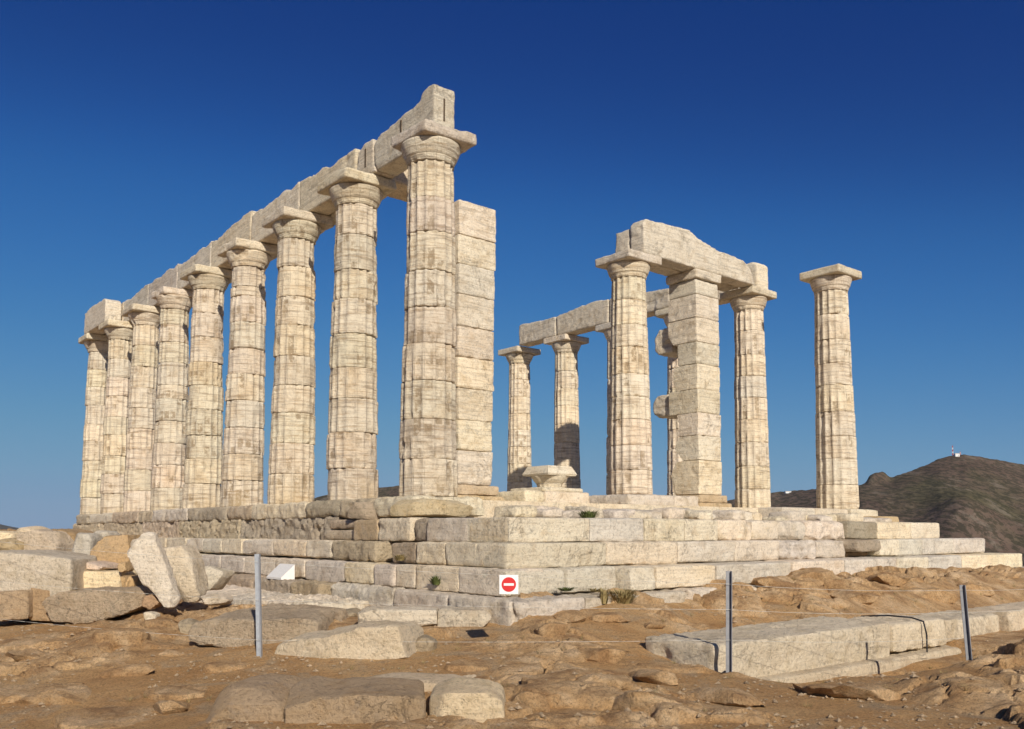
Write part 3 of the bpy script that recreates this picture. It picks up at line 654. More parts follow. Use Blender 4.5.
# cross beams over the porch: front block and rear block
GP = 'beams over the right porch'
beam('largest pale beam with humped top, from the thick column over the pier', GP, 0, -2.46, [(7.52, 6.105), (11.95, 6.105), (11.88, 6.30), (11.78, 6.50), (11.66, 6.62), (11.45, 6.70), (11.1, 6.73), (10.6, 6.74), (10.1, 6.80), (9.55, 6.92), (9.2, 7.05), (8.7, 7.03), (8.2, 7.0), (7.8, 6.97), (7.60, 6.98), (7.50, 6.86)], .46, (.54, .535, .52), amp=.012)
beam('narrow rear beam behind the left end of the largest pale beam', GP, 0, -2.98, [(7.50, 6.105), (11.9, 6.105), (11.9, 6.5), (9.5, 6.86), (8.0, 6.88), (7.55, 6.84)], .49, (.5, .49, .47), amp=.012)

# ------------------------------------------------------------------ stepped platform
random.seed(77)
plat = tag(empty('temple_platform', (-8, 6, -1.6)), 'stepped stone platform carrying all the columns, broken at its near corner', 'platform')
for q in ((-20.2, 3.2, .0, 10.6, -.74, -.40), (-20.2, 3.3, -.3, 12.0, -1.05, -.745), (-20.2, 3.6, -.7, 12.8, -1.8, -1.055)):
    c, f = box_geo(*q); mesh('core', c, f, M['poros'], plat, smooth=False)
c, f = box_geo(-20.2, .0, .15, 12.85, -.745, -.02); mesh('floor', c, f, M['step'], plat, smooth=False)
def course(x0, x1, y0, y1, z0, z1, lens, mat, axis, along='x', name='step_block', parent=plat, base=.5, ta=.05, rand=0, **kw):
    a = x0 if along == 'x' else y0; end = x1 if along == 'x' else y1; k = 0
    while a < end-.02:
        L = lens[k] if k < len(lens) else random.uniform(1.0, 1.55); k += 1; b_ = min(a+L, end)
        if end-b_ < .35: b_ = end
        g = random.choice([.002, .004, .008, .012]); dd = random.uniform(-rand, rand); zt = z1-abs(random.uniform(0, rand*.4))
        q = dict(voxel=.030, amp=.005, chip=.30, soft=4, color=tint(ta, base)); q.update(kw); q['chip'] *= random.choice([.6, .9, 1.2, 2.2]); q['amp'] *= random.uniform(.8, 1.8)
        if along == 'x': block(name, a+g, b_-g, y0+dd, y1, z0+.002, zt, M[mat], parent, **q)
        else: block(name, x0, x1+dd, a+g, b_-g, z0+.002, zt, M[mat], parent, **q)
        a = b_
# east front courses (seen from the right of the near corner)
c1y = [.95, .9, 1.05, .75, .8]
course(2.35, 3.28, -.97, 3.3, -.70, -.372, [1.45, 1.1, .9, .8], 'step', 0, 'y', base=.53)
course(2.35, 3.27, 3.3, 7.1, -.70, -.375, [.9, .75, .8, 1.3], 'pale', 0, 'y', base=.53, chip=1.1, amp=.014, rand=.02, soft=9)
course(2.35, 3.28, 7.1, 8.2, -.70, -.37, [1.1], 'poros', 0, 'y', base=.50, chip=.8, amp=.01)
course(2.35, 3.28, 8.2, 10.75, -.70, -.368, [1.3, 1.2], 'step', 0, 'y', base=.56)
course(2.6, 3.51, -1.2, 4.6, -1.02, -.704, [1.75, 1.5, 1.35, 1.2], 'step', 0, 'y', base=.53)
course(2.6, 3.47, 4.6, 6.65, -1.02, -.71, [1.1, .95], 'pale', 0, 'y', base=.50, chip=1.3, amp=.02, rand=.03, soft=10)
course(2.6, 3.54, 7.75, 12.3, -1.02, -.704, [.75, .95, 1.35, 1.4], 'step', 0, 'y', base=.55)
course(2.6, 3.76, -1.42, .5, -1.345, -1.024, [1.0, .92], 'step', 0, 'y', base=.53, chip=.6)
course(2.6, 4.0, .5, 13.05, -1.34, -1.03, [.5, 1.3, 1.9, 1.55, 1.75, 1.2, 1.4, 1.4], 'step', 0, 'y', base=.55)
course(2.6, 4.18, -1.62, 5.0, -1.72, -1.345, [1.1, 1.9, 1.2], 'pale', 0, 'y', base=.47, chip=1.2, amp=.016, rand=.05, soft=9)
course(2.6, 4.25, 5.0, 13.6, -1.72, -1.345, [1.7, 1.5, 1.9, 1.4], 'pale', 0, 'y', base=.47, chip=1.2, amp=.016, rand=.05, soft=9)
# overhanging dark block above a cavity
block('step_block', 2.6, 3.62, 6.85, 7.72, -.92, -.712, M['poros'], plat, chip=1.3, amp=.012, color=(.46, .45, .44), soft=9)
block('step_block', 2.6, 3.35, 6.95, 7.70, -1.02, -.925, M['ochre'], plat, chip=.8, color=(.36, .32, .30))
# south side courses (left of the near corner)
course(1.40, 3.275, -.968, -.2, -.70, -.372, [1.0, .875], 'step', 1, base=.53, chip=.5)
course(.98, 1.38, -.93, -.2, -.70, -.372, [.4], 'poros', 1, base=.49, chip=1.2, amp=.014)
course(.05, .97, -.98, -.2, -.70, -.36, [.92], 'step', 1, base=.53, chip=1.1, amp=.01)
course(-.75, .03, -.96, -.2, -.70, -.365, [.78], 'ochre', 1, base=.55, chip=.8)
course(-1.9, -.77, -.80, -.2, -.52, -.36, [1.1], 'poros', 1, base=.53, chip=.8)
course(-1.9, -.77, -.86, -.2, -.70, -.53, [1.1], 'poros', 1, base=.53, chip=.8)
course(-20.35, -1.92, -.60, .3, -.80, -.30, [3.4, 4.1, 2.9, 3.7, 4.2], 'poros', 1, base=.50, chip=.7, amp=.03, rand=.02, soft=7, voxel=.04, big=.03, name='core_block')
course(1.45, 3.505, -1.198, -.5, -1.02, -.704, [.75, .68, .7], 'step', 1, base=.55, chip=.35)
course(-1.05, .35, -1.18, -.5, -1.02, -.71, [1.3], 'poros', 1, base=.54, chip=1.2, amp=.012, rand=.02)
course(-19.5, -1.05, -1.18, -.5, -1.0, -.71, [1.7, 1.6, 1.3, 1.5, 1.8], 'step', 1, base=.54, chip=.3, amp=.009, rand=.006, voxel=.042)
course(.75, 1.43, -1.17, -.5, -1.02, -.72, [.7], 'poros', 1, base=.49, chip=1.0)
course(1.30, 3.755, -1.418, -.8, -1.345, -1.024, [.5, 1.0, .9], 'step', 1, base=.55, chip=.35)
course(.75, 1.30, -1.46, -.8, -1.345, -1.03, [.6], 'pale', 1, base=.52, chip=.8)
course(-19.0, .74, -1.44, -.8, -1.34, -1.03, [1.9, 2.1, 1.6, 2.0], 'step', 1, base=.54, chip=.3, amp=.009, rand=.006, voxel=.042)
course(-6.5, -.2, -1.85, -1.1, -1.70, -1.345, [1.3, 1.1, 1.4], 'poros', 1, base=.49, chip=1.2, amp=.018, rand=.06, soft=9)
course(-.2, 4.15, -1.64, -1.1, -1.72, -1.345, [1.8, 1.3, 1.2], 'pale', 1, base=.52, chip=1.2, amp=.016, rand=.04, soft=9)
course(-18, -6.5, -1.8, -1.1, -1.66, -1.345, [1.5, 1.9, 1.2], 'pale', 1, base=.53, chip=1.2, amp=.02, rand=.06, soft=9, voxel=.045)
course(-8.5, 1.2, -2.7, -1.75, -1.95, -1.52, [1.2, .9, 1.5, .8], 'pale', 1, base=.52, chip=1.0, amp=.03, rand=.10, soft=6, big=.03, name='footing_block')
course(-4.5, .6, -3.5, -2.75, -2.1, -1.70, [1.1, 1.4, .8], 'poros', 1, base=.56, chip=1.0, amp=.03, rand=.14, soft=6, big=.03, name='footing_block')
# eroded top course under the left row
xx = .55
sizes = [1.25, 1.15, 1.3, 2.5, 1.35, 2.4, 2.6, 1.2, 2.5, 2.5, 1.6, 1.3]
k = 0
while xx > -19.6:
    L = sizes[k % len(sizes)]
    block('top_block', xx-L, xx-.004, -.60-random.uniform(0, .05), .75, -.31, -.006, M['poros' if k % 3 else 'step'], plat, voxel=.036, amp=.024, chip=1.2, soft=7, color=tint(.05, .51), cfreq=2.4)
    xx -= L; k += 1
# ledge under the lone column
course(-3.4, .72, 11.75, 13.0, -.37, -.008, [1.4, 1.4, 1.3], 'step', 1, base=.51, chip=.8)
for a, b_ in ((9.0, 10.3), (10.3, 11.72)): block('top_block', -.4, .66, a, b_, -.37, -.01, M['step'], plat, chip=.9, color=tint(.05, .53))
block('top_block', .3, 1.25, 12.1, 13.02, -.37, -.18, M['ochre'], plat, chip=.9, color=(.56, .54, .5))
# porch threshold courses
course(-3.2, -1.62, 3.3, 11.0, -.37, .0, [1.3, 1.6, 1.2, 1.5], 'step', 0, 'y', base=.53, name='threshold_block', chip=.9, amp=.012, rand=.03)
course(-3.2, -1.85, 6.65, 9.25, .0, .305, [1.65, .9], 'pale', 0, 'y', base=.48, name='threshold_block', chip=1.3, amp=.016, rand=.05, soft=9)
course(-3.2, -1.8, 3.6, 5.45, .0, .29, [.55, 1.3], 'step', 0, 'y', base=.53, name='threshold_block', chip=.9, amp=.012)
course(-3.0, -1.9, 4.15, 5.35, .29, .38, [1.1], 'pale', 0, 'y', base=.52, name='threshold_block', chip=.9)
# rubble on the broken front edge
for k in range(22):
    y = -.2+k*.47+random.uniform(-.08, .08); L = random.uniform(.28, .55); h = random.uniform(.10, .19); x = random.uniform(2.3, 2.7)
    if y > 8.6: h *= .8
    block('rubble_block', x-.5, x, y, y+L, -.385, -.37+h, M['pale' if k % 3 else 'step'], plat, voxel=.03, amp=.016, chip=1.3, soft=7, j=.03, color=tint(.1, .5))
for k in range(14):
    y = 1.2+k*.55; x = random.uniform(-.4, 1.2); L = random.uniform(.4, .9); block('rubble_block', x-.6, x, y, y+L, -.385, -.37+random.uniform(.12, .30), M['pale' if k % 2 else 'ochre'], plat, voxel=.035, amp=.016, chip=1.3, soft=8, j=.04, color=tint(.1, .5))
# west end rough mass and boulder under the nearest column
def vrock(name, pts, Z, thick, mat, label=None, cat=None, group=None, parent=None, slant=0, **kw):
    fr = [atZ(u, v, Z) for u, v in pts]; o = rock(name, fr, FH*thick+RT*slant, M[mat], parent, **kw)
    if label: tag(o, label, cat or 'stone', group)
    return o
vrock('boulder', [(389, 516), (388, 508), (396, 499.5), (420, 497.5), (455, 500), (472, 507), (473, 513), (462, 518.5), (430, 518), (405, 520)], 13.35, .9, 'ochre', 'rounded ochre boulder wedged under the foot of the nearest left column', 'boulder', color=(.58, .59, .55), chip=1.0, big=.03)
vrock('boulder', [(345, 518), (346, 508), (356, 501.5), (385, 502), (389, 509), (383, 521), (362, 519)], 14.6, .5, 'poros', 'dark eroded lump of stone left of the ochre boulder under the left row', 'boulder', color=(.5, .47, .43), chip=1.2)

# ------------------------------------------------------------------ loose capital on the porch threshold
random.seed(3)
lc = tag(empty('loose_capital', (-2.45, 4.75, .38)), 'broken dish shaped column capital set down alone between the columns', 'capital')
c, f, uv = capital_geo(-2.40, 4.80, .27, .415, .39, .655, 8, 0); mesh('echinus', c, f, M['marble'], lc, color=(.54, .54, .52))
c = np.array([(-2.40+a*q, 4.80+b_*q, z) for q, z in ((.405, .65), (.425, .69), (.34, .86)) for a, b_ in ((-1, -1), (1, -1), (1, 1), (-1, 1))])
f = [(3, 2, 1, 0), (8, 9, 10, 11)] + [(k+i, k+(i+1) % 4, k+4+(i+1) % 4, k+4+i) for k in (0, 4) for i in range(4)]
mesh('abacus', c, f, M['marble'], lc, color=(.54, .54, .52), smooth=False)

# ------------------------------------------------------------------ foreground stones
def settle(o, frac):
    """bed a stone in the ground: its base goes frac of its height below the surface"""
    n_ = len(o.data.vertices); a_ = np.zeros(n_*3); o.data.vertices.foreach_get('co', a_); a_ = a_.reshape(-1, 3); h_ = a_[:, 2].max()-a_[:, 2].min()
    x_, y_ = o.location[0], o.location[1]; r_ = .5*np.ptp(a_[:, 0])*.6
    g_ = min(float(ground_z(x_+dx_, y_+dy_)[0]) for dx_, dy_ in ((0, 0), (r_, 0), (-r_, 0), (0, r_), (0, -r_)))
    o.location[2] = g_ - frac*h_
    return o
random.seed(101)
S = vrock
GL = 'stones heaped at the left edge'
S('stone_block', [(-30, 552), (15, 552), (71, 559), (71, 591), (46, 617), (34, 598), (-30, 596)], 11.3, 1.2, 'pale', 'large cracked grey block with flat top at the left edge of the heap', 'block', GL, color=(.47, .46, .44), chip=1.0, slant=-.1, soft=6)
S('stone_block', [(-25, 594), (10, 592), (27, 591), (28, 619), (2, 621), (-25, 622)], 11.15, .8, 'ochre', 'small ochre block under the large cracked grey one at the left edge', 'block', GL, color=(.52, .46, .4), chip=1.0)
S('stone_block', [(30, 585), (48, 588), (52, 622), (28, 620)], 11.28, .7, 'ochre', 'crumbling brown stone between the small ochre block and the long low one', 'stone', GL, color=(.44, .38, .33), chip=1.3)
S('stone_block', [(-20, 531), (12, 533), (13, 545), (-20, 546)], 14.0, .8, 'step', 'pale squared block at the far left edge of the picture, on a thin slab', 'block', GL, color=(.56, .54, .5))
S('stone_slab', [(-20, 548), (16, 548.5), (16, 552.5), (-20, 552.5)], 13.6, .9, 'pale', 'thin pale slab lying beneath the far left squared block', 'slab', GL, voxel=.025, color=(.52, .5, .46))
S('stone_block', [(17, 553), (15, 533), (24, 529), (50, 532), (56, 545), (54, 557)], 13.4, .8, 'pale', 'blocky grey brown stone left of the wedge shaped gap in the heap', 'block', GL, color=(.43, .40, .37), chip=1.1, slant=.1)
S('boulder', [(12, 534), (17, 527), (27, 525.5), (35, 529), (38, 536)], 16.5, .8, 'pale', 'rounded pale boulder poking up behind the heap at the left', 'boulder', GL, color=(.55, .52, .47))
S('boulder', [(44, 534), (50, 528.5), (62, 529.5), (73, 533), (76, 560), (64, 561), (54, 545)], 13.8, .8, 'ochre', 'brown rounded stone leaning beside the upright grey slab', 'boulder', GL, color=(.42, .38, .35), chip=1.1)
S('stone_slab', [(69, 561), (74, 533), (88, 533), (92, 540), (88, 563), (78, 564)], 13.0, .45, 'pale', 'upright grey white slab between two brown stones in the heap', 'slab', GL, color=(.47, .47, .46), chip=.9)
S('stone_block', [(86, 560), (92, 548), (104, 536), (129, 534.5), (131, 566), (122, 573), (98, 570), (90, 563)], 12.4, .8, 'ochre', 'large yellow brown stone with slanting left side in the heap', 'stone', GL, color=(.52, .47, .42), chip=1.1)
S('stone_slab', [(72, 564), (84, 562), (102, 565), (104, 569.5), (73, 570)], 11.8, .6, 'pale', 'thin pinkish slab lying on the cream block in the heap', 'slab', GL, voxel=.022, color=(.60, .53, .49), chip=.6)
S('stone_block', [(75, 571.5), (119, 572), (120, 592), (76, 594)], 11.7, .8, 'step', 'cream squared block under the thin pinkish slab', 'block', GL, color=(.57, .55, .49), chip=.9)
S('stone_slab', [(50, 622), (38, 600), (60, 592), (100, 590), (136, 588), (141, 596), (139, 606), (128, 613), (100, 621), (74, 625)], 11.0, .9, 'poros', 'long low porous brown slab along the front of the heap', 'slab', GL, color=(.52, .49, .46), chip=1.2, amp=.02)
S('stone_slab', [(143, 532), (150, 532), (155, 541), (166, 568), (176, 600), (171, 609), (164, 608), (150, 590), (141, 584), (132, 566), (124, 551), (132, 544)], 10.9, .20, 'pale', 'tall white slab leaning at the right of the heap', 'slab', GL, color=(.58, .58, .58), chip=.4, slant=.0, big=0.005)
S('stone_block', [(158, 548), (181, 545), (186, 552), (191, 562), (198, 596), (196, 602), (180, 603), (170, 578), (163, 562)], 11.5, .5, 'pale', 'tan split stone standing just right of the tall leaning white slab', 'stone', GL, color=(.53, .51, .47), chip=1.1)
S('stone_block', [(117, 564), (125, 562), (126, 571), (119, 573)], 11.6, .3, 'ochre', 'fist sized ochre stone above the gap left of the leaning slab', 'stone', GL, voxel=.02, color=(.62, .55, .45))
S('stone_block', [(119, 576), (133, 577), (134, 590), (122, 591)], 11.4, .4, 'ochre', 'small square ochre stone filling the gap beside the cream block', 'stone', GL, voxel=.025, color=(.58, .5, .4))
S('stone_block', [(143, 613), (148, 612), (155, 615), (154, 622), (145, 621)], 10.7, .18, 'pale', 'small whitish stone on the ground below the leaning slab', 'stone', None, voxel=.018, color=(.6, .6, .58))
S('stone_block', [(141, 596), (152, 594), (160, 603), (150, 610), (140, 606)], 11.0, .4, 'ochre', 'orange brown stone tucked under the leaning white slab', 'stone', GL, voxel=.025, color=(.55, .44, .36))
for (poly, Z, th, m_, lab_) in [
    ([(-12, 541), (3, 538), (17, 543), (15, 556), (-10, 556)], 13.2, .6, 'ochre', 'brown angular stone under the far left squared block'),
    ([(88, 534), (97, 529), (108, 532), (110, 540), (92, 541)], 14.2, .5, 'pale', 'small pale stone peeping over the yellow brown one in the heap'),
    ([(128, 541), (140, 536), (150, 545), (148, 575), (133, 574)], 12.2, .5, 'pale', 'narrow grey stone behind the tall leaning slab'),
    ([(184, 572), (204, 566), (222, 572), (224, 590), (188, 592)], 12.4, .6, 'pale', 'low pale stone just right of the split standing stone'),
    ([(60, 592), (74, 590), (80, 600), (66, 603)], 11.1, .3, 'ochre', 'little ochre chip resting on top of the long low porous slab'),
    ([(196, 597), (214, 594), (226, 600), (220, 607), (199, 606)], 11.2, .35, 'pale', 'flat cream stone behind the long rough slab, near its left end'),
    ([(330, 596), (352, 592), (362, 600), (354, 606), (332, 606)], 11.6, .5, 'ochre', 'rough tan stone left of the pale dressed blocks before the steps'),
    ([(410, 645), (424, 641), (436, 646), (434, 660), (411, 660)], 9.5, .25, 'ochre', 'small tan stone at the right foot of the big smooth boulder'),
    ([(176, 621), (186, 617), (194, 623), (191, 638), (177, 638)], 10.4, .25, 'ochre', 'small brown stone at the left tip of the long rough slab')]:
    ck_ = S('stone_chunk', poly, Z, th, m_, lab_, 'stone', None, color=tint(.08, .48), voxel=.025)
    if lab_.split()[0] in ('small', 'rough') and 'peeping' not in lab_: settle(ck_, .3)
# mid foreground
S('rock_slab', [(188, 632), (196, 622), (230, 618), (262, 620), (300, 616), (318, 622), (318, 650), (290, 652), (262, 652), (236, 650), (200, 644), (188, 640)], 9.8, 2.0, 'poros', 'long rough flat slab with a dark crack under it, behind the left fence post', 'slab', None, color=(.56, .53, .49), chip=.5, amp=.035, voxel=.03)
if 0: S('rock_slab', [(178, 628), (190, 612), (215, 604), (250, 602), (290, 604), (312, 610), (318, 622), (317, 638), (290, 640), (262, 640), (236, 636), (205, 631)], 9.95, 1.3, 'pale', 'long rough flat slab with a dark crack under it, behind the left fence post', 'slab', None, color=(.50, .47, .42), chip=1.3, amp=.02, soft=9)
S('boulder', [(266, 662), (270, 650), (290, 642), (318, 638), (340, 632), (360, 626), (385, 626.5), (404, 629), (415, 637), (417, 662), (388, 668), (338, 674), (305, 672), (285, 672)], 9.1, .8, 'pale', 'big smooth tan boulder right of the left fence post', 'boulder', None, color=(.52, .49, .43), chip=1.2, amp=.01, soft=12, big=.05, fac=4)
S('stone_block', [(357, 609), (436, 609.5), (437, 628), (358, 627)], 10.35, .5, 'step', 'pale dressed block in front of the steps behind the tan boulder', 'block', 'dressed blocks in front of the steps', color=(.53, .52, .50), soft=5, chip=.5)
S('stone_block', [(438, 609.5), (484, 611), (492, 616), (486, 628), (438, 629)], 10.35, .5, 'step', 'pale dressed block with broken right end below the sign', 'block', 'dressed blocks in front of the steps', color=(.52, .50, .46), soft=7, chip=.9)
GF = 'flat topped rocks at the bottom edge'
S('squared_rock', [(202, 770), (203, 697), (215, 690), (245, 692), (270, 700), (284, 712), (285, 770)], 7.05, .9, 'ochre', 'flat topped brown rock at the bottom edge, left of two larger ones', 'rock', GF, color=(.46, .42, .40), chip=1.0, amp=.014, slant=.15)
S('squared_rock', [(286, 775), (283, 698), (290, 691), (330, 698), (345, 695), (390, 696), (425, 698), (426, 775)], 6.95, .9, 'ochre', 'broad flat topped brown rock at the bottom edge, left of the pale block', 'rock', GF, color=(.46, .42, .39), chip=.9, amp=.014, slant=-.1)
S('squared_rock', [(427, 770), (427, 699), (450, 692), (485, 692), (502, 700), (505, 715), (505, 770)], 6.9, .7, 'pale', 'pale block with rounded right shoulder at the bottom edge', 'rock', GF, color=(.54, .50, .42), chip=1.2, amp=.012)
S('rock', [(330, 694), (350, 684), (400, 680), (450, 683), (478, 690), (470, 700), (380, 702)], 7.9, .5, 'pale', 'flat tan rock half buried behind the flat topped rocks', 'rock', None, color=(.48, .43, .36), chip=1.2, soft=10)
# long foundation block on the right
GR = 'foundation blocks across the right foreground'
def gblock(label, x0, x1, y0, y1, z0, z1, mat, color, group=GR, name='foundation_block', **kw):
    q = dict(voxel=.030, amp=.016, chip=.55, soft=5, j=.015, color=color); q.update(kw)
    return tag(block(name, x0, x1, y0, y1, z0, z1, M[mat], None, **q), label, 'block', group)
gblock('long pale pitted foundation block right of the middle fence post', 5.65, 6.55, -1.05, 2.35, -2.10, -1.66, 'pale', (.53, .51, .46))
gblock('short squared foundation block with a black cable over it', 5.75, 6.58, 2.37, 3.75, -2.03, -1.69, 'pale', (.55, .53, .48), chip=.8)
gblock('low cream ledge under the long pale foundation block', 5.7, 6.72, -.6, 3.9, -2.4, -2.06, 'step', (.54, .50, .43), amp=.01)
gblock('low broken pale block right of the short squared one', 5.8, 6.5, 3.85, 5.6, -2.05, -1.74, 'pale', (.53, .51, .46))
gblock('low pale block at the right edge of the picture behind the right fence post', 5.9, 6.6, 5.7, 8.2, -2.1, -1.72, 'pale', (.53, .50, .45))
# cable over the block
pts = [(5.7, 3.2, -1.70), (6.1, 3.12, -1.655), (6.45, 3.08, -1.655), (6.62, 3.05, -1.69), (6.66, 3.04, -1.85), (6.66, 3.03, -2.2)]
c, f = join([tube_geo(pts[i], pts[i+1], .010, n=8) for i in range(len(pts)-1)]); tag(mesh('cable', c, f, M['cable']), 'thin black cable bent over the edge of the squared block', 'cable')
# lumps of soft rock in the brown bank behind
random.seed(9)
lump = sorted([(738, 596, 12.6, 26), (775, 592, 13.2, 22), (820, 590, 13.6, 30), (858, 598, 12.8, 24), (893, 588, 14.2, 24), (935, 590, 13.8, 30), (975, 583, 14.8, 26), (1008, 588, 13.5, 24), (690, 594, 12.9, 16), (568, 625, 10.3, 18), (612, 622, 10.4, 20), (652, 628, 10.3, 16)])
names = ['lump of brown rock in the bank below the steps']
for k, (u, v, Z, wpx) in enumerate(lump):
    h = wpx*random.uniform(.30, .45); n = 9
    pts = [(u+wpx*math.cos(a)*random.uniform(.85, 1.1), v+6-h*max(math.sin(a), -.5)*random.uniform(.85, 1.1)) for a in np.linspace(0, 2*math.pi, n, endpoint=False)]
    lo_ = S('rock', pts[::-1], Z, random.uniform(.5, .9), 'lump', ['first', 'second', 'third', 'fourth', 'fifth', 'sixth', 'seventh', 'eighth', 'ninth', 'tenth', 'eleventh', 'twelfth'][k] + ' brown rock lump from the left in the bank below the steps', 'rock', 'brown rock lumps below the steps', color=(.5, .5, .5), chip=.4, amp=.05, soft=4, big=.10); settle(lo_, .35)
fs_ = [(40, 640, 10.2, 90, 9), (120, 640, 10.0, 60, 7), (335, 690, 8.0, 60, 7), (110, 716, 7.4, 120, 10), (20, 690, 8.3, 90, 9), (225, 668, 9.0, 50, 6), (470, 668, 8.8, 60, 6), (176, 690, 8.1, 70, 8), (548, 690, 7.8, 60, 8)]
fs_.sort()
for k, (u, v, Z, ww, hh) in enumerate(fs_):
    n = 7; rr = [random.uniform(.8, 1.1) for _ in range(n)]
    b0 = atZ(u, v, Z); sc_ = Z/FOC; gz = float(ground_z(b0[0], b0[1])[0])
    top = [b0*[1, 1, 0]+np.array([0, 0, gz+.03])+RT*ww*.5*sc_*math.cos(a)*rr[i]+FH*ww*.42*sc_*math.sin(a)*rr[i] for i, a in enumerate(np.linspace(0, 2*math.pi, n, endpoint=False)+.4)]
    o = rock('bedrock_slab', top, (0, 0, -.16), M['lump'], None, voxel=.026, amp=.03, big=.03, fac=6)
    tag(o, 'flat tan slab bedded in the bare ground, %s from the left' % ['first', 'second', 'third', 'fourth', 'fifth', 'sixth', 'seventh', 'eighth', 'ninth'][k], 'rock', 'flat slabs bedded in the foreground')
ol = [(560, 652, 9.6, 46, 12), (520, 622, 10.6, 20, 14), (612, 664, 8.9, 60, 14), (668, 690, 8.0, 52, 16), (590, 700, 7.6, 74, 20), (650, 722, 7.0, 70, 18), (540, 716, 7.1, 40, 18), (745, 712, 7.2, 60, 14), (880, 706, 7.4, 80, 14), (990, 700, 7.5, 60, 16), (60, 700, 7.9, 90, 14), (130, 676, 8.7, 60, 9), (165, 716, 7.4, 50, 14), (30, 664, 9.3, 60, 10)]
ol.sort()
for k, (u, v, Z, ww, hh) in enumerate(ol):
    n = 8; rr = [random.uniform(.7, 1.15) for _ in range(n)]; t = random.uniform(-.25, .25)
    pts = [(u+ww*.5*math.cos(a)*rr[i], v+hh*.35-hh*(.6 if math.sin(a) > 0 else .9)*math.sin(a)*rr[i]+t*ww*.5*math.cos(a)) for i, a in enumerate(np.linspace(0, 2*math.pi, n, endpoint=False)+.3)]
    w_ = random.uniform(.35, .7); fr = [atZ(a, b_, Z) for a, b_ in pts]
    o = rock('rock_outcrop', fr, FH*w_+RT*random.uniform(-.4, .4)-UP*random.uniform(.0, .15), M['lump'], None, voxel=.026, amp=.035, chip=.5, soft=4, big=.05)
    settle(o, .45)
    tag(o, 'low jagged brown outcrop, %s from the left across the bare foreground' % ['first', 'second', 'third', 'fourth', 'fifth', 'sixth', 'seventh', 'eighth', 'ninth', 'tenth', 'eleventh', 'twelfth', 'thirteenth', 'fourteenth'][k], 'rock', 'brown outcrops in the foreground')
# wedge of white marble on the step
q0 = hit(281, 580, 2, -1.345); x1, y1 = q0[0], q0[1]
c = np.array([(x1-.56, y1, -1.343), (x1, y1, -1.343), (x1, y1+.24, -1.343), (x1-.56, y1+.24, -1.343), (x1-.56, y1, -1.31), (x1, y1, -1.31), (x1, y1+.235, -1.10), (x1-.56, y1+.235, -1.10)])
tag(mesh('marble_wedge', c, [(0, 1, 5, 4), (1, 2, 6, 5), (2, 3, 7, 6), (3, 0, 4, 7), (4, 5, 6, 7), (3, 2, 1, 0)], M['white_stone'], smooth=False), 'small clean white marble wedge with sloping top lying on the left steps', 'stone')

# ------------------------------------------------------------------ fence: posts, cords, sign
fence = tag(empty('cord_fence', atZ(728, 672, 8.6)), 'low fence of three steel posts strung with thin pale cords across the foreground', 'fence')
def post(u0, v0, u1, v1, Z, label, mat, w=.05):
    a = atZ(u0, v0, Z); b_ = atZ(u1, v1, Z); g = float(ground_z(a[0], a[1])[0]); a = a+(a-b_)/np.linalg.norm(a-b_)*.22
    e = bpy.data.objects.new('fence_post', None); link(e, fence, a); e['label'] = label
    d = (b_-a)/np.linalg.norm(b_-a); s = np.cross(d, FH); s /= np.linalg.norm(s); t = np.cross(d, s)
    # angle-iron: two flanges
    for nm, (p0, p1, q0, q1) in (('front_flange', (-w/2, w/2, -.003, .003)), ('side_flange', (-w/2, -w/2+.006, .004, w*.9))):
        co = []
        for base in (a, b_):
            for x, y in ((p0, q0), (p1, q0), (p1, q1), (p0, q1)): co.append(base+s*x+t*y)
        mesh(nm, co, [(3, 2, 1, 0), (4, 5, 6, 7), (0, 1, 5, 4), (1, 2, 6, 5), (2, 3, 7, 6), (3, 0, 4, 7)], mat, e, smooth=False)
    return a, b_, s
# flange towards the viewer is pale on the left post
P1 = post(259.5, 655, 257.5, 554, 9.4, 'leftmost steel fence post, light grey and upright, beside the tan boulder', M['steel'], .062)
P2 = post(728.5, 672, 728.5, 571, 8.6, 'middle steel fence post standing in front of the long foundation block', M['steel_dark'], .05)
P3 = post(968, 656, 961.5, 585, 9.2, 'rightmost steel fence post, dark and leaning left', M['steel_dark'], .045)
def cord(p0, p1, sag, label, r=.0017, n=24):
    ps = [np.array(p0)*(1-t)+np.array(p1)*t - UP*sag*4*t*(1-t) for t in np.linspace(0, 1, n)]
    c, f = join([tube_geo(ps[i], ps[i+1], r, n=6) for i in range(n-1)])
    mesh('fence_cord', c, f, M['wire'], fence)
nm = ['top', 'middle', 'lowest']
L1 = [atZ(258, v, 9.37) for v in (562, 600, 640)]; L2 = [atZ(728, v, 8.57) for v in (584, 609.5, 640)]
for k in range(3): cord(L1[k], L2[k], .02, '%s cord between the left and middle fence posts' % nm[k])
L3 = [atZ(962+i, v, 9.18) for i, v in enumerate((590, 612, 638))]
for k in range(3): cord(L2[k], L3[k], .03, '%s cord between the middle and right fence posts' % nm[k])
L0 = [atZ(-60, v, 11.2) for v in (535, 575, 612)]
for k in range(3): cord(L1[k], L0[k], .03, '%s cord running left from the left fence post' % nm[k])
L4 = [atZ(1060, v, 10.5) for v in (586, 606, 628)]
for k in range(2): cord(L3[k], L4[k], .02, '%s cord running right from the right fence post' % nm[k])
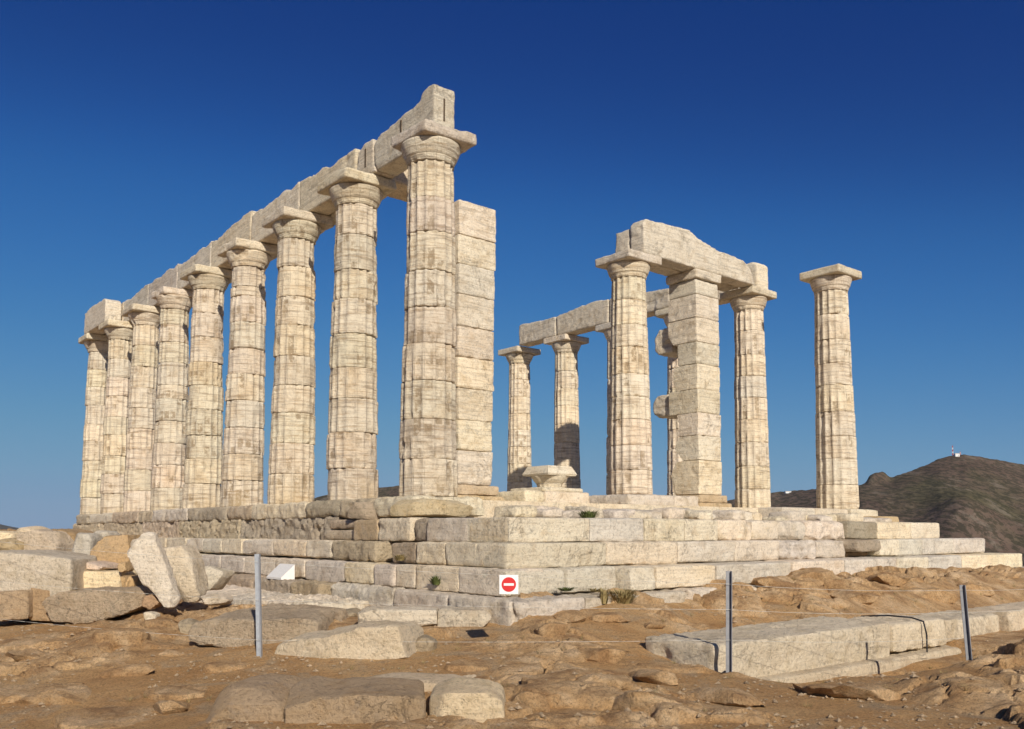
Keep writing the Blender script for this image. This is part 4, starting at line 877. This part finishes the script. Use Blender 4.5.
# sign hanging on the top cord
def on_cord(u):
    for t in np.linspace(0, 1, 400):
        p = L1[0]*(1-t)+L2[0]*t - UP*.02*4*t*(1-t); d = p-CAM; uu = CX+FOC*(d@RT)/(d@FWD)
        if uu > u: return p
pc = on_cord(508); e = tag(empty('no_entry_sign', pc), 'small square white sign with red no entry disc hanging on the top cord', 'sign')
nrm = -(FH*.96+RT*.0); nrm /= np.linalg.norm(nrm); sr = np.cross(UP, nrm); sr /= np.linalg.norm(sr)
def plate(name, shape, off, th, mat, cz):
    f0 = pc + nrm*(.012+off) + UP*cz; fr = [f0+sr*x+UP*z for x, z in shape]; c, f = prism_geo(fr, nrm*th); return mesh(name, c, f, mat, e, smooth=False)
hw = .094
plate('panel', [(-hw, -hw), (hw, -hw), (hw, hw), (-hw, hw)], 0, .004, M['white'], -.085)
plate('red_disc', [(.072*math.cos(a), .072*math.sin(a)) for a in np.linspace(0, 2*math.pi, 40, endpoint=False)], .006, .002, M['red'], -.085)
plate('white_bar', [(-.05, -.012), (.05, -.012), (.05, .012), (-.05, .012)], .010, .002, M['white'], -.085)
for sx in (-.07, .07):
    c, f = tube_geo(pc+sr*sx+nrm*.010+UP*.012, pc+sr*sx+nrm*.014-UP*.02, .003, n=6); mesh('tie', c, f, M['cable'], e)

# ------------------------------------------------------------------ plants and small stones
random.seed(44)
def tuft(p, r, h, n, mat, label, cat='plant', name='grass_tuft'):
    co, fs = [], []
    for _ in range(n):
        a = random.uniform(0, 6.28); rr = r*random.random()**.7*.5; b_ = np.array(p)+[math.cos(a)*rr, math.sin(a)*rr, -.01]
        out = np.array([math.cos(a), math.sin(a), 0])*random.uniform(.2, 1)*r; hh = h*random.uniform(.4, 1); sd = np.array([-math.sin(a), math.cos(a), 0])*random.uniform(.003, .007)
        k = len(co); m_ = b_+out*.45+UP*hh*.7; t_ = b_+out+UP*hh
        co += [b_-sd, b_+sd, m_+sd*1.3, m_-sd*1.3, t_]; fs += [(k, k+1, k+2, k+3), (k+3, k+2, k+4)]
    tag(mesh(name, co, fs, mat, smooth=False), label, cat)
tuft(hit(436, 584, 1, -1.45), .10, .13, 160, M['green'], 'small green plant on the steps left of the sign')
tuft(hit(622, 603, 0, 4.25), .22, .20, 420, M['dry'], 'grey green dry bush at the foot of the steps right of the sign', 'bush', 'dry_bush')
tuft(hit(604, 603, 0, 4.22), .08, .22, 80, M['dry'], 'thin dry sprig left of the dry bush below the steps')
tuft(hit(566, 590, 0, 3.95), .14, .05, 120, M['green'], 'low green weeds in the joint right of the sign')
tuft(hit(596, 591, 0, 3.95), .12, .05, 80, M['dry'], 'low dry weeds in the joint above the dry sprig')
tuft(np.array([2.7, 1.0, -.36])+0, .2, .14, 160, M['green'], 'small dark green weed on the broken corner beside the loose capital')
tuft(np.array([1.2, 8.4, -.35]), .3, .22, 200, M['dry'], 'tuft of dry grass on the platform left of the column under the beam end')
for k, y in enumerate((9.3, 9.9, 10.6, 11.2)):
    tuft(np.array([1.0, y, -.36]), .14, .12, 70, M['dry'], ['first', 'second', 'third', 'fourth'][k]+' small dry tuft from the left, in the row below the lone column')
tuft(hit(400, 560, 1, -1.3), .12, .10, 120, M['dry'], 'dry weed in the dark hole of the left steps')
co, fs = [], []
for _ in range(170):
    if random.random() < .5: x0, y0 = random.uniform(4.3, 6.2), random.uniform(-1, 9)
    else: x0, y0 = random.uniform(3, 9.5), random.uniform(-6, 4)
    z0 = float(ground_z(x0, y0)[0]); r = random.uniform(.03, .09)
    for _k in range(random.randint(10, 26)):
        a = random.uniform(0, 6.28); b_ = np.array([x0+math.cos(a)*r*.5*random.random(), y0+math.sin(a)*r*.5*random.random(), z0-.01]); out = np.array([math.cos(a), math.sin(a), 0])*r*random.uniform(.3, 1); hh = random.uniform(.02, .07); sd = np.array([-math.sin(a), math.cos(a), 0])*.0025
        k = len(co); co += [b_-sd, b_+sd, b_+out+UP*hh]; fs.append((k, k+1, k+2))
tag(mesh('dry_grass', co, fs, M['dry'], smooth=False, origin=np.zeros(3)), 'sparse dry grass blades scattered over the rocky ground', 'grass', None, 'stuff')
# loose gravel and chips (uncountable)
gc, gf = [], []
rg = np.random.RandomState(5); Ng = 9000
Zs = 6.3+rg.rand(Ng)**1.2*6; us = rg.uniform(-60, 1084, Ng); dx = (us-CX)/FOC
PX = CAM[0]+Zs*(FH[0]+RT[0]*dx); PYY = CAM[1]+Zs*(FH[1]+RT[1]*dx); ok = ~((PX < 4.3) & (PYY > -1.9)); ok &= fbm(np.stack([PX, PYY, 0*PX], 1), .8, 3, 55) > .0
PX, PYY = PX[ok], PYY[ok]; PZ = ground_z(PX, PYY)
octa = np.array([(1, 0, 0), (-1, 0, 0), (0, 1, 0), (0, -1, 0), (0, 0, 1), (0, 0, -1.)]); of = [(0, 2, 4), (2, 1, 4), (1, 3, 4), (3, 0, 4), (2, 0, 5), (1, 2, 5), (3, 1, 5), (0, 3, 5)]
for i in range(len(PX)):
    s = .005+.032*rg.rand()**5; q = octa*rg.uniform(.5, 1.3, (6, 1))*s*[1, 1, .6]; a = rg.rand()*6.28; ca, sa = math.cos(a), math.sin(a)
    q = q@np.array([[ca, -sa, 0], [sa, ca, 0], [0, 0, 1]]); k = len(gc)*6; gc.append(q+[PX[i], PYY[i], PZ[i]+s*.2]); gf += [tuple(k+j for j in t) for t in of]
tag(mesh('gravel', np.concatenate(gc), gf, M['pale'], smooth=False, color=(.42, .35, .27), origin=np.zeros(3)), 'loose gravel and stone chips on the brown ground', 'gravel', None, 'stuff')

# ------------------------------------------------------------------ clear sea air: even haze round the whole scene
hm = bpy.data.materials.new('haze'); hm.use_nodes = True; hn = hm.node_tree; hn.nodes.clear()
ho = hn.nodes.new('ShaderNodeOutputMaterial'); hv = hn.nodes.new('ShaderNodeVolumePrincipled')
hv.inputs['Color'].default_value = (.80, .88, 1, 1); hv.inputs['Density'].default_value = 2.4e-5; hv.inputs['Anisotropy'].default_value = 0
hn.links.new(hv.outputs[0], ho.inputs['Volume'])
c, f = box_geo(-8600, 8600, -8600, 8600, -62.5, 260); o = mesh('haze', c, f, hm, smooth=False); tag(o, kind='stuff')
